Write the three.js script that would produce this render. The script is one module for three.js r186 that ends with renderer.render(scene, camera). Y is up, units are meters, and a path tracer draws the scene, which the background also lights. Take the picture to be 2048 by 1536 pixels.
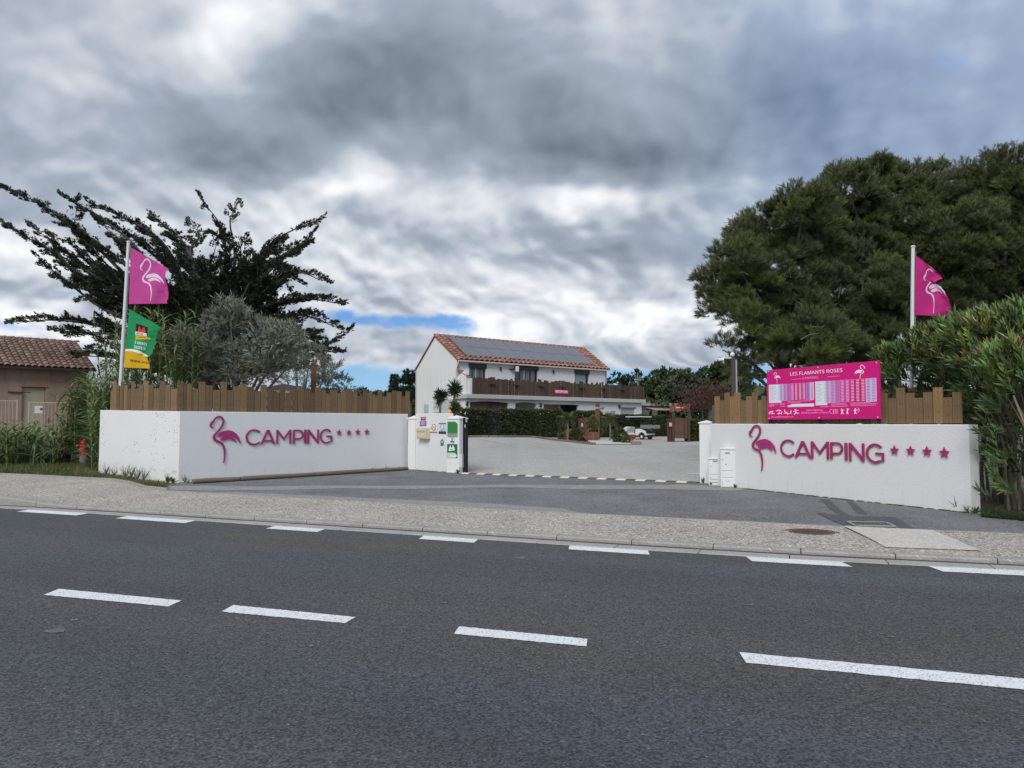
import * as THREE from 'three';
import { mergeGeometries } from 'three/addons/utils/BufferGeometryUtils.js';

// ---------------------------------------------------------------- camera, sky, sun, exposure
const scene = new THREE.Scene();
const F = 1538, EYE = 1.5, PITCH = Math.atan(80 / F);          // lens in photo pixels (photo 2048 x 1536)
const camera = new THREE.PerspectiveCamera(2 * Math.atan(768 / F) * 180 / Math.PI, 4 / 3, 0.1, 3000);
camera.position.set(0, EYE, 0);
camera.rotation.x = PITCH;

const renderer = new THREE.WebGLRenderer({ antialias: true });
renderer.toneMapping = THREE.LinearToneMapping;
const EXPOSURE = 1.48;
renderer.toneMappingExposure = EXPOSURE;
renderer.shadowMap.enabled = true;

const sun = new THREE.DirectionalLight(new THREE.Color(1, 0.985, 0.965), 1.5);
sun.position.set(-21, 60, 40);
sun.shadow.radius = 50;
sun.castShadow = true;
sun.shadow.mapSize.set(2048, 2048);
Object.assign(sun.shadow.camera, { left: -60, right: 60, top: 60, bottom: -60, near: 1, far: 260 });
sun.target.position.set(0, 0, -30);
scene.add(sun, sun.target);

// ---------------------------------------------------------------- seeded numbers and noise
function rng(seed) { let a = seed >>> 0; return () => { a = (a + 0x6D2B79F5) | 0; let t = Math.imul(a ^ (a >>> 15), 1 | a); t = (t + Math.imul(t ^ (t >>> 7), 61 | t)) ^ t; return ((t ^ (t >>> 14)) >>> 0) / 4294967296; }; }
const R0 = rng(7);
const rr = (r, a, b) => a + (b - a) * r();
const clamp = (x, a = 0, b = 1) => Math.min(b, Math.max(a, x));
const lerp = (a, b, t) => a + (b - a) * t;
const sstep = (a, b, x) => { const t = clamp((x - a) / (b - a)); return t * t * (3 - 2 * t); };
const HT = new Float32Array(65536); { const r = rng(99); for (let i = 0; i < 65536; i++) HT[i] = r(); }
function vnoise(x, y, per = 0) {                                // value noise, optionally periodic
  let xi = Math.floor(x), yi = Math.floor(y); const fx = x - xi, fy = y - yi; let x1 = xi + 1, y1 = yi + 1;
  if (per) { xi = xi % per; if (xi < 0) xi += per; yi = yi % per; if (yi < 0) yi += per; x1 = xi + 1 === per ? 0 : xi + 1; y1 = yi + 1 === per ? 0 : yi + 1; }
  const a0 = xi * 73, a1 = x1 * 73, b0 = yi * 37411, b1 = y1 * 37411, c0 = yi * 151, c1 = y1 * 151, e0 = xi << 5, e1 = x1 << 5;
  const u = fx * fx * (3 - 2 * fx), v = fy * fy * (3 - 2 * fy);
  const p = HT[((a0 + b0) ^ (c0 + e0)) & 65535], q = HT[((a1 + b0) ^ (c0 + e1)) & 65535], s = HT[((a0 + b1) ^ (c1 + e0)) & 65535], t = HT[((a1 + b1) ^ (c1 + e1)) & 65535];
  return p + (q - p) * u + (s - p) * v + (p - q - s + t) * u * v;
}
function fbm(x, y, oct = 5, per = 0, gain = 0.5) { let a = 0.5, s = 0, n = 0; const kx = per ? 0 : 13.7, ky = per ? 0 : 7.3; for (let i = 0; i < oct; i++) { s += a * vnoise(x, y, per); n += a; x = x * 2 + kx; y = y * 2 + ky; per *= 2; a *= gain; } return s / n; }

// ---------------------------------------------------------------- sky: broken grey cloud with blue gaps low down
const DEG = 180 / Math.PI;
function pxDir(px, py) { const u = px - 1024, v = 768 - py, c = Math.cos(PITCH), s = Math.sin(PITCH); return new THREE.Vector3(u, F * s + v * c, -F * c + v * s); }
function pxAngles(px, py) { const d = pxDir(px, py).normalize(); return [Math.atan2(d.x, -d.z) * DEG, Math.asin(d.y) * DEG]; }
{
  const W = 4096, H = 2048, data = new Float32Array(W * H * 4);
  // x, y, half width, half height (as seen from here), turn in degrees, change of brightness
  const blobs = [
    [430, 60, 110, 100, 35, .34], [560, 0, 140, 55, 0, .18], [340, 30, 40, 100, 50, -.16], [200, 170, 150, 100, 20, .10], [80, 60, 160, 60, 10, -.04],
    [470, 305, 230, 55, 3, -.40], [330, 330, 120, 30, 0, -.12], [700, 215, 220, 90, -14, -.40], [880, 110, 170, 80, -10, -.20], [610, 120, 120, 60, -20, -.12],
    [1010, 60, 110, 80, 0, .12], [1130, 295, 250, 60, 10, -.36], [1300, 320, 150, 36, -6, -.14], [1080, 200, 180, 70, -6, -.20], [1500, 230, 330, 110, -12, -.26], [1900, 190, 320, 190, 0, -.22], [1720, 310, 200, 40, -8, -.06],
    [765, 318, 95, 42, -22, .40], [690, 372, 120, 26, -12, .24], [840, 400, 120, 50, 10, .26], [960, 380, 70, 34, 0, .12], [700, 470, 240, 70, 0, .12], [1250, 392, 180, 26, -10, .34], [1470, 350, 60, 40, 30, .18], [1130, 400, 90, 24, 0, .12],
    [1310, 492, 120, 36, 10, -.30], [1150, 470, 90, 24, 6, -.14], [1060, 430, 60, 20, 0, -.10], [1000, 590, 300, 50, 0, .16], [1330, 640, 130, 34, 0, .22], [1100, 660, 220, 22, 0, .14], [1250, 560, 160, 26, 0, -.08],
    [40, 330, 210, 110, 0, -.12], [140, 440, 200, 34, 0, -.16], [60, 530, 150, 26, 0, .26], [90, 620, 150, 16, 0, .34], [200, 660, 200, 12, 0, .2], [760, 590, 200, 30, 0, -.06], [900, 640, 200, 20, 0, .12],
  ].map(([x, y, rx, ry, t, k]) => { const [a, e] = pxAngles(x, y); const c = Math.cos(e / DEG); const m = F / Math.cos(a / DEG) * 1.12; return [a, e, DEG * rx / m, DEG * ry / m, Math.cos(t / DEG), Math.sin(t / DEG), k]; });
  const gaps = [[770, 645, 170, 22, 1.15], [1330, 762, 300, 36, 1.35], [1000, 800, 400, 18, .8], [720, 755, 170, 36, 1.15], [975, 505, 90, 34, .40], [170, 588, 170, 7, .65], [60, 645, 160, 12, .6], [2300, 700, 300, 50, .9], [-260, 690, 260, 40, .8], [1250, 700, 120, 8, .4]]
    .map(([x, y, rx, ry, k]) => { const [a, e] = pxAngles(x, y); const m = F / Math.cos(a / DEG) * 1.12; return [a, e, DEG * rx / m, DEG * ry / m, k]; });
  // broad shapes on a coarse grid, fine cloud texture at full size
  const K = 4, CW = W / K, CH = H / 2 / K + 2, coarse = new Float32Array(CW * CH * 5);
  for (let j = 0; j < CH; j++) { const el = (j * K / H) * 180, y = Math.sin(el / DEG), cr = Math.cos(el / DEG), hh = y + .16;
    for (let i = 0; i < CW; i++) { const th = (i * K / W - .5) * 2 * Math.PI, x = Math.cos(th) * cr, z = Math.sin(th) * cr, az = Math.atan2(x, -z) * DEG, p = x / hh, q = z / hh;
      const wx = fbm(p * 1.1 + 3, q * 1.1, 3) - .5, wy = fbm(p * 1.1 + 40, q * 1.1 + 9, 3) - .5, n1 = fbm(p * 1.0 + wx * .7 + 20, q * 1.0 + wy * .7, 4) - .5, n3 = fbm(p * 4 + 5, q * 4 + 50, 4, 0, .6) - .5;
      let b = .565 + n1 * .22 + .07 * Math.exp(-Math.pow((el - 8) / 5, 2)), g = n1 * .25; const wa = wx * 4 + n3 * 5, we = wy * 2.4 + n3 * 4;
      for (const [a, e, rx, ry, c, s, k] of blobs) { const dx = (az + wa - a) * cr, dy = el + we - e; const u = (dx * c - dy * s) / rx, v = (dx * s + dy * c) / ry, d = u * u + v * v; if (d < 9) b += (k < 0 ? k * .92 : k * 1.12) * Math.exp(-d * .75); }
      for (const [a, e, rx, ry, k] of gaps) { const u = (az + wa * .6 - a) / rx, v = (el + we * .4 - e) / ry, d = u * u + v * v; if (d < 9) g += k * Math.exp(-d * .8); }
      // round the rest of the horizon the same broken low gaps go on
      g += sstep(34, 50, Math.abs(az)) * Math.exp(-Math.pow((el - 4) / 3.2, 2)) * clamp((fbm(az * .06 + 60, el * .5, 4) - .42) * 4);
      coarse.set([b, g, wx, wy, az], (j * CW + i) * 5); } }
  const A = [.165, .200, .255], MI = [.385, .445, .535], Bc = [.97, .99, 1.02], HZ = [.60, .70, .80], TB = [.86, 1.0, 1.22], cs = new Float32Array(4);
  for (let j = 0; j < H / 2; j++) for (let i = 0, o = j * W * 4; i < W; i++, o += 4) { data[o] = .24; data[o + 1] = .25; data[o + 2] = .26; data[o + 3] = 1; }
  // puffs: height field of the cloud base in flattened coordinates, lit from above and from the left
  for (let j = H / 2; j < H; j++) {
    const el = ((j + .5) / H - .5) * 180, y = Math.sin(el / DEG), cr = Math.cos(el / DEG), hs = 1 / (y + .55), cj = (j + .5 - H / 2) / K, j0 = Math.floor(cj), fj = cj - j0, air = sstep(0, 9, el), haze = 1 - sstep(-1, 5, el), up = sstep(4, 12, el), soft = lerp(.38, .19, sstep(12, 21, el)), sq = 8.6;
    for (let i = 0; i < W; i++) {
      const o = (j * W + i) * 4, ci = (i + .5) / K, i0 = Math.floor(ci), fi = ci - i0, i1 = (i0 + 1) % CW, k00 = (j0 * CW + i0) * 5, k10 = (j0 * CW + i1) * 5, k01 = k00 + CW * 5, k11 = k10 + CW * 5;
      for (let k = 0; k < 4; k++) { const a = coarse[k00 + k] + (coarse[k10 + k] - coarse[k00 + k]) * fi, c = coarse[k01 + k] + (coarse[k11 + k] - coarse[k01 + k]) * fi; cs[k] = a + (c - a) * fj; }
      const th = ((i + .5) / W - .5) * 2 * Math.PI, az = coarse[k00 + 4], ct = Math.cos(th) * cr * hs, st = Math.sin(th) * cr * hs, p = ct * sq + cs[2] * 1.2, q = st * sq + cs[3] * 1.2;
      const e1 = fbm(p, q, 7, 0, .60), e2 = fbm(p + .10, q + .16, 4, 0, .5), rel = clamp((fbm(p, q, 4, 0, .5) - e2) * 2.6, -.5, .5), n2 = e1 - .5;
      const b = clamp(cs[0] + n2 * soft * 1.5 + rel * soft * 1.1, .02, 1.06), g = sstep(.46, .95, cs[1] + n2 * 1.8) * .9, blue = clamp(sstep(8, 24, az) * up * (1 - b) * 1.1);
      const t = b < .5 ? b * 2 : (b - .5) * 2, lo = b < .5 ? A : MI, hi = b < .5 ? MI : Bc;
      for (let k = 0; k < 3; k++) { let c = lo[k] + (hi[k] - lo[k]) * t; c *= 1 + (TB[k] - 1) * blue; c += (HZ[k] - c) * haze * .5; const sb = k === 0 ? .36 - .255 * air : k === 1 ? .66 - .33 * air : .86 - .10 * air; c += (sb - c) * g; data[o + k] = c / EXPOSURE; }
      data[o + 3] = 1;
    }
  }
  const sky = new THREE.DataTexture(data, W, H, THREE.RGBAFormat, THREE.FloatType);
  sky.mapping = THREE.EquirectangularReflectionMapping; sky.magFilter = THREE.LinearFilter; sky.minFilter = THREE.LinearFilter; sky.needsUpdate = true;
  scene.background = sky; scene.environment = sky;
}

// ---------------------------------------------------------------- photo pixel -> place
// terrain: level road and forecourt, the car park behind the gate climbs gently, more on its left
const rise = (x, d) => Math.max(0, Math.min(d, 75) - 24) * lerp(.0188, .0075, sstep(-2, 6, x));
const V = (x, y, z) => new THREE.Vector3(x, y, z);
function at(px, py, depth) { const d = pxDir(px, py), t = depth / -d.z; return V(d.x * t, EYE + d.y * t, -depth); }      // a point at a known distance
function g(px, py, h = 0) { const d = pxDir(px, py), t = (h - EYE) / d.y; return V(d.x * t, h, d.z * t); }                // a point on level ground
function gp(px, py) { let h = 0, p; for (let i = 0; i < 30; i++) { p = g(px, py, h); h = lerp(h, rise(p.x, -p.z), .6); } p.y = rise(p.x, -p.z); return p; }   // on the climbing car park

// ---------------------------------------------------------------- scene helpers
const taken = {};
function numbered(n) { const k = taken[n] = (taken[n] ?? -1) + 1; return k ? `${n}_${String(k).padStart(3, '0')}` : n; }
function setUD(o, label, category, group, kind) { if (label) o.userData.label = label; if (category) o.userData.category = category; if (group) o.userData.group = group; if (kind) o.userData.kind = kind; return o; }
function thing(name, label, category, pos = V(0, 0, 0), turn = 0, group) { const o = new THREE.Group(); o.name = numbered(name); o.position.copy(pos); o.rotation.y = turn; scene.add(o); return setUD(o, label, category, group); }
function mesh(name, geo, mat, parent = scene) { const m = new THREE.Mesh(geo, mat); m.name = parent === scene ? numbered(name) : name; m.castShadow = m.receiveShadow = true; parent.add(m); return m; }
function structure(name, geo, mat) { const m = mesh(name, geo, mat); m.userData.kind = 'structure'; return m; }
function structGroup(name) { const o = new THREE.Group(); o.name = numbered(name); o.userData.kind = 'structure'; scene.add(o); return o; }
function copyOf(o, name, pos, turn = 0, scale = 1) { const c = o.clone(); c.name = numbered(name); c.position.copy(pos); c.rotation.y = turn; c.scale.setScalar(scale); c.userData = { ...o.userData }; scene.add(c); return c; }
const nonIdx = (x) => x.index ? x.toNonIndexed() : x;
function merge(list) { const L = list.map(nonIdx); for (const x of L) for (const k of Object.keys(x.attributes)) if (!['position', 'normal', 'uv'].includes(k)) x.deleteAttribute(k); for (const x of L) if (!x.attributes.uv) x.setAttribute('uv', new THREE.BufferAttribute(new Float32Array(x.attributes.position.count * 2), 2)); return mergeGeometries(L); }
function box(w, h, d, x = 0, y = 0, z = 0) {                    // centred on x, z, standing on y; uv in metres
  const b = new THREE.BoxGeometry(w, h, d).translate(x, y + h / 2, z), uv = b.attributes.uv, dims = [[d, h], [d, h], [w, d], [w, d], [w, h], [w, h]];
  for (let i = 0; i < 24; i++) { const f = dims[i >> 2]; uv.setXY(i, uv.getX(i) * f[0], uv.getY(i) * f[1]); }
  return b;
}
function chamfBox(w, h, d, c = .01, x = 0, y = 0, z = 0) { const s = new THREE.Shape(); s.moveTo(-w / 2 + c, c); s.lineTo(w / 2 - c, c); s.lineTo(w / 2 - c, h - c); s.lineTo(-w / 2 + c, h - c); s.closePath(); return new THREE.ExtrudeGeometry(s, { depth: d - 2 * c, bevelSize: c, bevelThickness: c, bevelSegments: 1, steps: 1 }).translate(x, y, z - d / 2 + c); }
function cyl(r0, r1, h, seg, x = 0, y = 0, z = 0) { return new THREE.CylinderGeometry(r1, r0, h, seg).translate(x, y + h / 2, z); }
function tube(pts, radii, seg = 6, closeEnd = true) {           // tapered tube through points
  const curve = new THREE.CatmullRomCurve3(pts), n = Math.max(2, Math.round((pts.length - 1) * 4)), fr = curve.computeFrenetFrames(n), pos = [], uv = [], idx = [];
  for (let i = 0; i <= n; i++) { const t = i / n, p = curve.getPoint(t), k = t * (radii.length - 1), k0 = Math.min(radii.length - 2, Math.floor(k)), r = lerp(radii[k0], radii[k0 + 1], k - k0);
    for (let j = 0; j <= seg; j++) { const a = j / seg * 2 * Math.PI, c = Math.cos(a) * r, s = Math.sin(a) * r, N = fr.normals[i], B = fr.binormals[i]; pos.push(p.x + N.x * c + B.x * s, p.y + N.y * c + B.y * s, p.z + N.z * c + B.z * s); uv.push(j / seg, t * curve.getLength()); } }
  for (let i = 0; i < n; i++) for (let j = 0; j < seg; j++) { const a = i * (seg + 1) + j, b = a + seg + 1; idx.push(a, b, a + 1, b, b + 1, a + 1); }
  const G = new THREE.BufferGeometry(); G.setAttribute('position', new THREE.Float32BufferAttribute(pos, 3)); G.setAttribute('uv', new THREE.Float32BufferAttribute(uv, 2)); G.setIndex(idx); G.computeVertexNormals(); return G;
}
function extrude(shape, depth, bevel = 0, curveSegments = 10) { return new THREE.ExtrudeGeometry(shape, { depth, bevelEnabled: bevel > 0, bevelSize: bevel, bevelThickness: bevel, bevelSegments: 2, steps: 1, curveSegments }); }
function poly(pts) { const s = new THREE.Shape(); pts.forEach(([x, y], i) => i ? s.lineTo(x, y) : s.moveTo(x, y)); s.closePath(); return s; }
function rectHole(x0, y0, x1, y1) { const s = new THREE.Path(); s.moveTo(x0, y0); s.lineTo(x1, y0); s.lineTo(x1, y1); s.lineTo(x0, y1); s.closePath(); return s; }
function flat(points, y, name) {                                // polygon of ground points -> sheet; uv in metres
  const s = poly(points.map(p => [p.x, -p.z])), G = new THREE.ShapeGeometry(s); G.rotateX(-Math.PI / 2); G.translate(0, y, 0); return G;
}
// a frame on an upright plane: local x runs along it, local z comes out of it
class Frame {
  constructor(o, ex, ed) { this.o = o; this.turn = Math.atan2(ed, ex); const c = Math.cos(this.turn), s = Math.sin(this.turn); this.X = V(c, 0, -s); this.Z = V(s, 0, c); }
  hit(px, py, z = 0) { const d = pxDir(px, py), c = V(0, EYE, 0).sub(this.o), t = (z - c.dot(this.Z)) / d.dot(this.Z), p = c.addScaledVector(d, t); return { x: p.dot(this.X), y: p.y }; }
  world(x, y, z = 0) { return this.o.clone().addScaledVector(this.X, x).addScaledVector(this.Z, z).setY(this.o.y + y); }
  boxOf(x0, y0, x1, y1, z = 0) { const a = this.hit(x0, y1, z), b = this.hit(x1, y0, z), m = this.hit(x0, y0, z), n = this.hit(x1, y1, z); return { x0: (a.x + m.x) / 2, x1: (b.x + n.x) / 2, y0: (a.y + n.y) / 2, y1: (b.y + m.y) / 2 }; }
}
function instances(name, geo, mat, list, parent, kind = 'stuff') {
  const m = new THREE.InstancedMesh(geo, mat, list.length), M = new THREE.Matrix4(), c = new THREE.Color();
  list.forEach((it, i) => { m.setMatrixAt(i, M.compose(it.p, it.q, it.s)); if (it.c) m.setColorAt(i, c.setRGB(...it.c)); });
  m.name = parent === scene ? numbered(name) : name; m.castShadow = m.receiveShadow = true; m.userData.kind = kind; parent.add(m); return m;
}
const EU = new THREE.Euler(), quat = (x, y, z) => new THREE.Quaternion().setFromEuler(EU.set(x, y, z, 'YXZ'));
const UPV = V(0, 1, 0);
const aim = (dir, roll = 0) => new THREE.Quaternion().setFromUnitVectors(UPV, dir.clone().normalize()).multiply(new THREE.Quaternion().setFromAxisAngle(UPV, roll));

// ---------------------------------------------------------------- textures and materials
function tex(w, h, fn, srgb = true, rep = [1, 1]) {
  const d = new Uint8Array(w * h * 4); for (let j = 0; j < h; j++) for (let i = 0; i < w; i++) { const c = fn(i / w, j / h, i, j), o = (j * w + i) * 4; d[o] = clamp(c[0]) * 255; d[o + 1] = clamp(c[1] ?? c[0]) * 255; d[o + 2] = clamp(c[2] ?? c[0]) * 255; d[o + 3] = 255; }
  const t = new THREE.DataTexture(d, w, h); t.wrapS = t.wrapT = THREE.RepeatWrapping; t.magFilter = THREE.LinearFilter; t.minFilter = THREE.LinearMipmapLinearFilter; t.generateMipmaps = true; t.repeat.set(...rep); if (srgb) t.colorSpace = THREE.SRGBColorSpace; t.needsUpdate = true; return t;
}
const mat = (r, gg, b, o = {}) => { const m = new THREE.MeshStandardMaterial({ roughness: .85, ...o }); m.color.setRGB(r, gg, b); return m; };
const sr = (v) => v <= .0031308 ? v * 12.92 : 1.055 * Math.pow(v, 1 / 2.4) - .055;     // linear -> texture value
// stones of an aggregate: nearest of scattered points (periodic)
function cellField(n, seed) { const r = rng(seed), P = new Float32Array(n * n * 4); for (let i = 0; i < P.length; i++) P[i] = r(); const out = [0, 0, 0, 0];
  return (u, v) => { const x = u * n, y = v * n, xi = Math.floor(x), yi = Math.floor(y); let best = 9, id = 0, sec = 9; for (let b = -1; b <= 1; b++) { let cy = yi + b; const ry = cy < 0 ? cy + n : cy >= n ? cy - n : cy; for (let a = -1; a <= 1; a++) { const cx = xi + a, rx = cx < 0 ? cx + n : cx >= n ? cx - n : cx, k = (ry * n + rx) * 4, dx = cx + P[k] - x, dy = cy + P[k + 1] - y, d = dx * dx + dy * dy; if (d < best) { sec = best; best = d; id = k; } else if (d < sec) sec = d; } } out[0] = Math.sqrt(best); out[1] = P[id + 2]; out[2] = P[id + 3]; out[3] = Math.sqrt(sec) - out[0]; return out; }; }
function stoneTex(size, n, base, spread, tint, light, seed, patch = .12, N = 512) {      // aggregate seen from above, `size` metres a side
  const cf = cellField(n, seed);
  return tex(N, N, (u, v) => { const [d, a, b, e] = cf(u, v), big = fbm(u * 6, v * 6, 4, 6) - .5, fine = vnoise(u * 400, v * 400, 400) - .5;
    let k = 1 + (a - .5) * spread + big * patch * 2 + fine * .16; if (e < .16) k *= .80; if (b > 1 - light) k *= 1.7; const w = (b - .5) * tint; return [sr(base[0] * k * (1 + w)), sr(base[1] * k), sr(base[2] * k * (1 - w))]; }, true, [1 / size, 1 / size]);
}
function stoneBump(size, n, seed, N = 512) { const cf = cellField(n, seed); return tex(N, N, (u, v) => { const [d, a, b, e] = cf(u, v); return [.35 + .5 * clamp(e * 1.4) * (.5 + .5 * a)]; }, false, [1 / size, 1 / size]); }

const bumpRoad = stoneBump(2.2, 190, 5, 1024);
const M = {};
M.road = mat(1, 1, 1, { map: stoneTex(2.2, 190, [.077, .0790, .082], 1.25, .16, .03, 5, .05, 1024), bumpMap: bumpRoad, bumpScale: .004, roughness: .9, vertexColors: true });
M.apron = mat(1, 1, 1, { map: stoneTex(6, 340, [.180, .180, .179], 1.0, .14, .03, 21, .34, 1024), bumpMap: bumpRoad, bumpScale: .004, roughness: .92 });
M.apronOld = mat(1, 1, 1, { map: stoneTex(1.9, 110, [.30, .285, .27], .6, .12, .03, 22, .14), roughness: .92 });
M.tar = mat(1, 1, 1, { map: stoneTex(1.7, 120, [.095, .097, .102], .6, .08, .02, 23, .2), roughness: .88 });
M.park = mat(1, 1, 1, { map: stoneTex(3.1, 120, [.44, .41, .37], .55, .14, .04, 24, .10), roughness: .93, vertexColors: true });
M.walk = mat(1, 1, 1, { map: stoneTex(3.6, 168, [.425, .382, .325], 1.25, .28, .05, 25, .20, 1024), bumpMap: stoneBump(3.6, 168, 25, 1024), bumpScale: .006, roughness: .92 });
M.slab = mat(1, 1, 1, { map: stoneTex(2, 110, [.62, .575, .51], .35, .10, .02, 26, .10), roughness: .92 });
M.kerb = mat(1, 1, 1, { map: stoneTex(1.6, 150, [.37, .35, .32], .3, .08, .01, 27, .16), roughness: .9 });
M.gutter = mat(1, 1, 1, { map: stoneTex(1.4, 150, [.40, .38, .35], .3, .08, .01, 28, .16), roughness: .9 });
M.soil = mat(1, 1, 1, { map: stoneTex(2.6, 60, [.17, .14, .095], .7, .2, .03, 29, .3), roughness: 1 });
M.dirt = mat(1, 1, 1, { map: stoneTex(4.5, 60, [.13, .13, .07], .6, .2, .02, 30, .35), roughness: 1 });
const paintTex = (() => { const cf = cellField(130, 41); return tex(512, 512, (u, v) => { const [d, a, b, e] = cf(u, v), w = fbm(u * 12, v * 12, 4, 12), pit = b < .10 + .16 * sstep(.45, .75, w) && d < .42; const k = .80 + (a - .5) * .12; return pit ? [sr(.26), sr(.26), sr(.265)] : [sr(k), sr(k), sr(k * .985)]; }, true, [1 / 1.5, 1 / 1.5]); })();
M.paint = mat(1, 1, 1, { map: paintTex, roughness: .8, bumpMap: bumpRoad, bumpScale: .002 });
M.paintOld = mat(.95, .94, .92, { map: paintTex, roughness: .85 });

// ---------------------------------------------------------------- ground sheet to the horizon
function gridSheet(xs, ds, yf, colorf) {
  const pos = [], uv = [], idx = [], col = [];
  ds.forEach((row, j) => xs.forEach((x0, i) => { const [x, d] = typeof row === 'function' ? row(x0) : [x0, row]; pos.push(x, yf(x, d), -d); uv.push(x, d); if (colorf) col.push(...colorf(x, d)); }));
  for (let j = 0; j < ds.length - 1; j++) for (let i = 0; i < xs.length - 1; i++) { const a = j * xs.length + i, b = a + xs.length; idx.push(a, a + 1, b, a + 1, b + 1, b); }
  const G = new THREE.BufferGeometry(); G.setAttribute('position', new THREE.Float32BufferAttribute(pos, 3)); G.setAttribute('uv', new THREE.Float32BufferAttribute(uv, 2)); if (colorf) G.setAttribute('color', new THREE.Float32BufferAttribute(col, 3)); G.setIndex(idx); G.computeVertexNormals(); return G;
}
const steps = (a, b, n) => Array.from({ length: n + 1 }, (_, i) => a + (b - a) * i / n);
structure('ground', gridSheet([-900, -200, -60, -25, -10, ...steps(-6, 10, 22), 16, 30, 60, 200, 900], [-40, -10, 0, 8, 16, ...steps(20, 76, 28), 110, 250, 1500], (x, d) => rise(x, d) - .035), M.dirt);

// the kerb curve (near edge of the gutter), read off the photograph on the level ground
const kerbCurve = (() => { const P = [[-100, 1011], [118, 1023], [325, 1037], [600, 1055], [903, 1075], [1217, 1096], [1587, 1118.5], [1950, 1137], [2200, 1149]].map(([x, y]) => g(x, y)); const a = P[0].clone().sub(P[1]).normalize(), b = P[P.length - 1].clone().sub(P[P.length - 2]).normalize();
  const pts = [P[0].clone().addScaledVector(a, 60), P[0].clone().addScaledVector(a, 20), ...P, P[P.length - 1].clone().addScaledVector(b, 4), P[P.length - 1].clone().addScaledVector(b, 40)];
  const c = new THREE.CatmullRomCurve3(pts, false, 'centripetal'); c.arcLengthDivisions = 4000; return c; })();
const kerbLen = kerbCurve.getLength();
const kerbAt = (s, off) => { const t = clamp(s / kerbLen, 0, 1), p = kerbCurve.getPointAt(t), k = kerbCurve.getTangentAt(t); return V(p.x + k.z * off, 0, p.z - k.x * off); };   // off > 0: towards the wall
const pxOf = (p) => { const c = Math.cos(PITCH), s = Math.sin(PITCH), y = p.y - EYE, dep = -p.z * c + y * s, up = y * c + p.z * s; return [1024 + F * p.x / dep, 768 - F * up / dep]; };
const kerbS = (px) => { let lo = 55, hi = kerbLen - 36; for (let i = 0; i < 40; i++) { const m = (lo + hi) / 2, p = kerbAt(m, 0); (p.z > -.5 || pxOf(p)[0] > px) ? hi = m : lo = m; } return (lo + hi) / 2; };
if (kerbAt(kerbS(1000), 1).z > kerbAt(kerbS(1000), 0).z) throw new Error('kerb side');
const sDrop = kerbS(95);                                        // where the raised kerb comes down
const kerbTop = (s) => lerp(.15, .05, sstep(sDrop - 1.9, sDrop, s));

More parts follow.
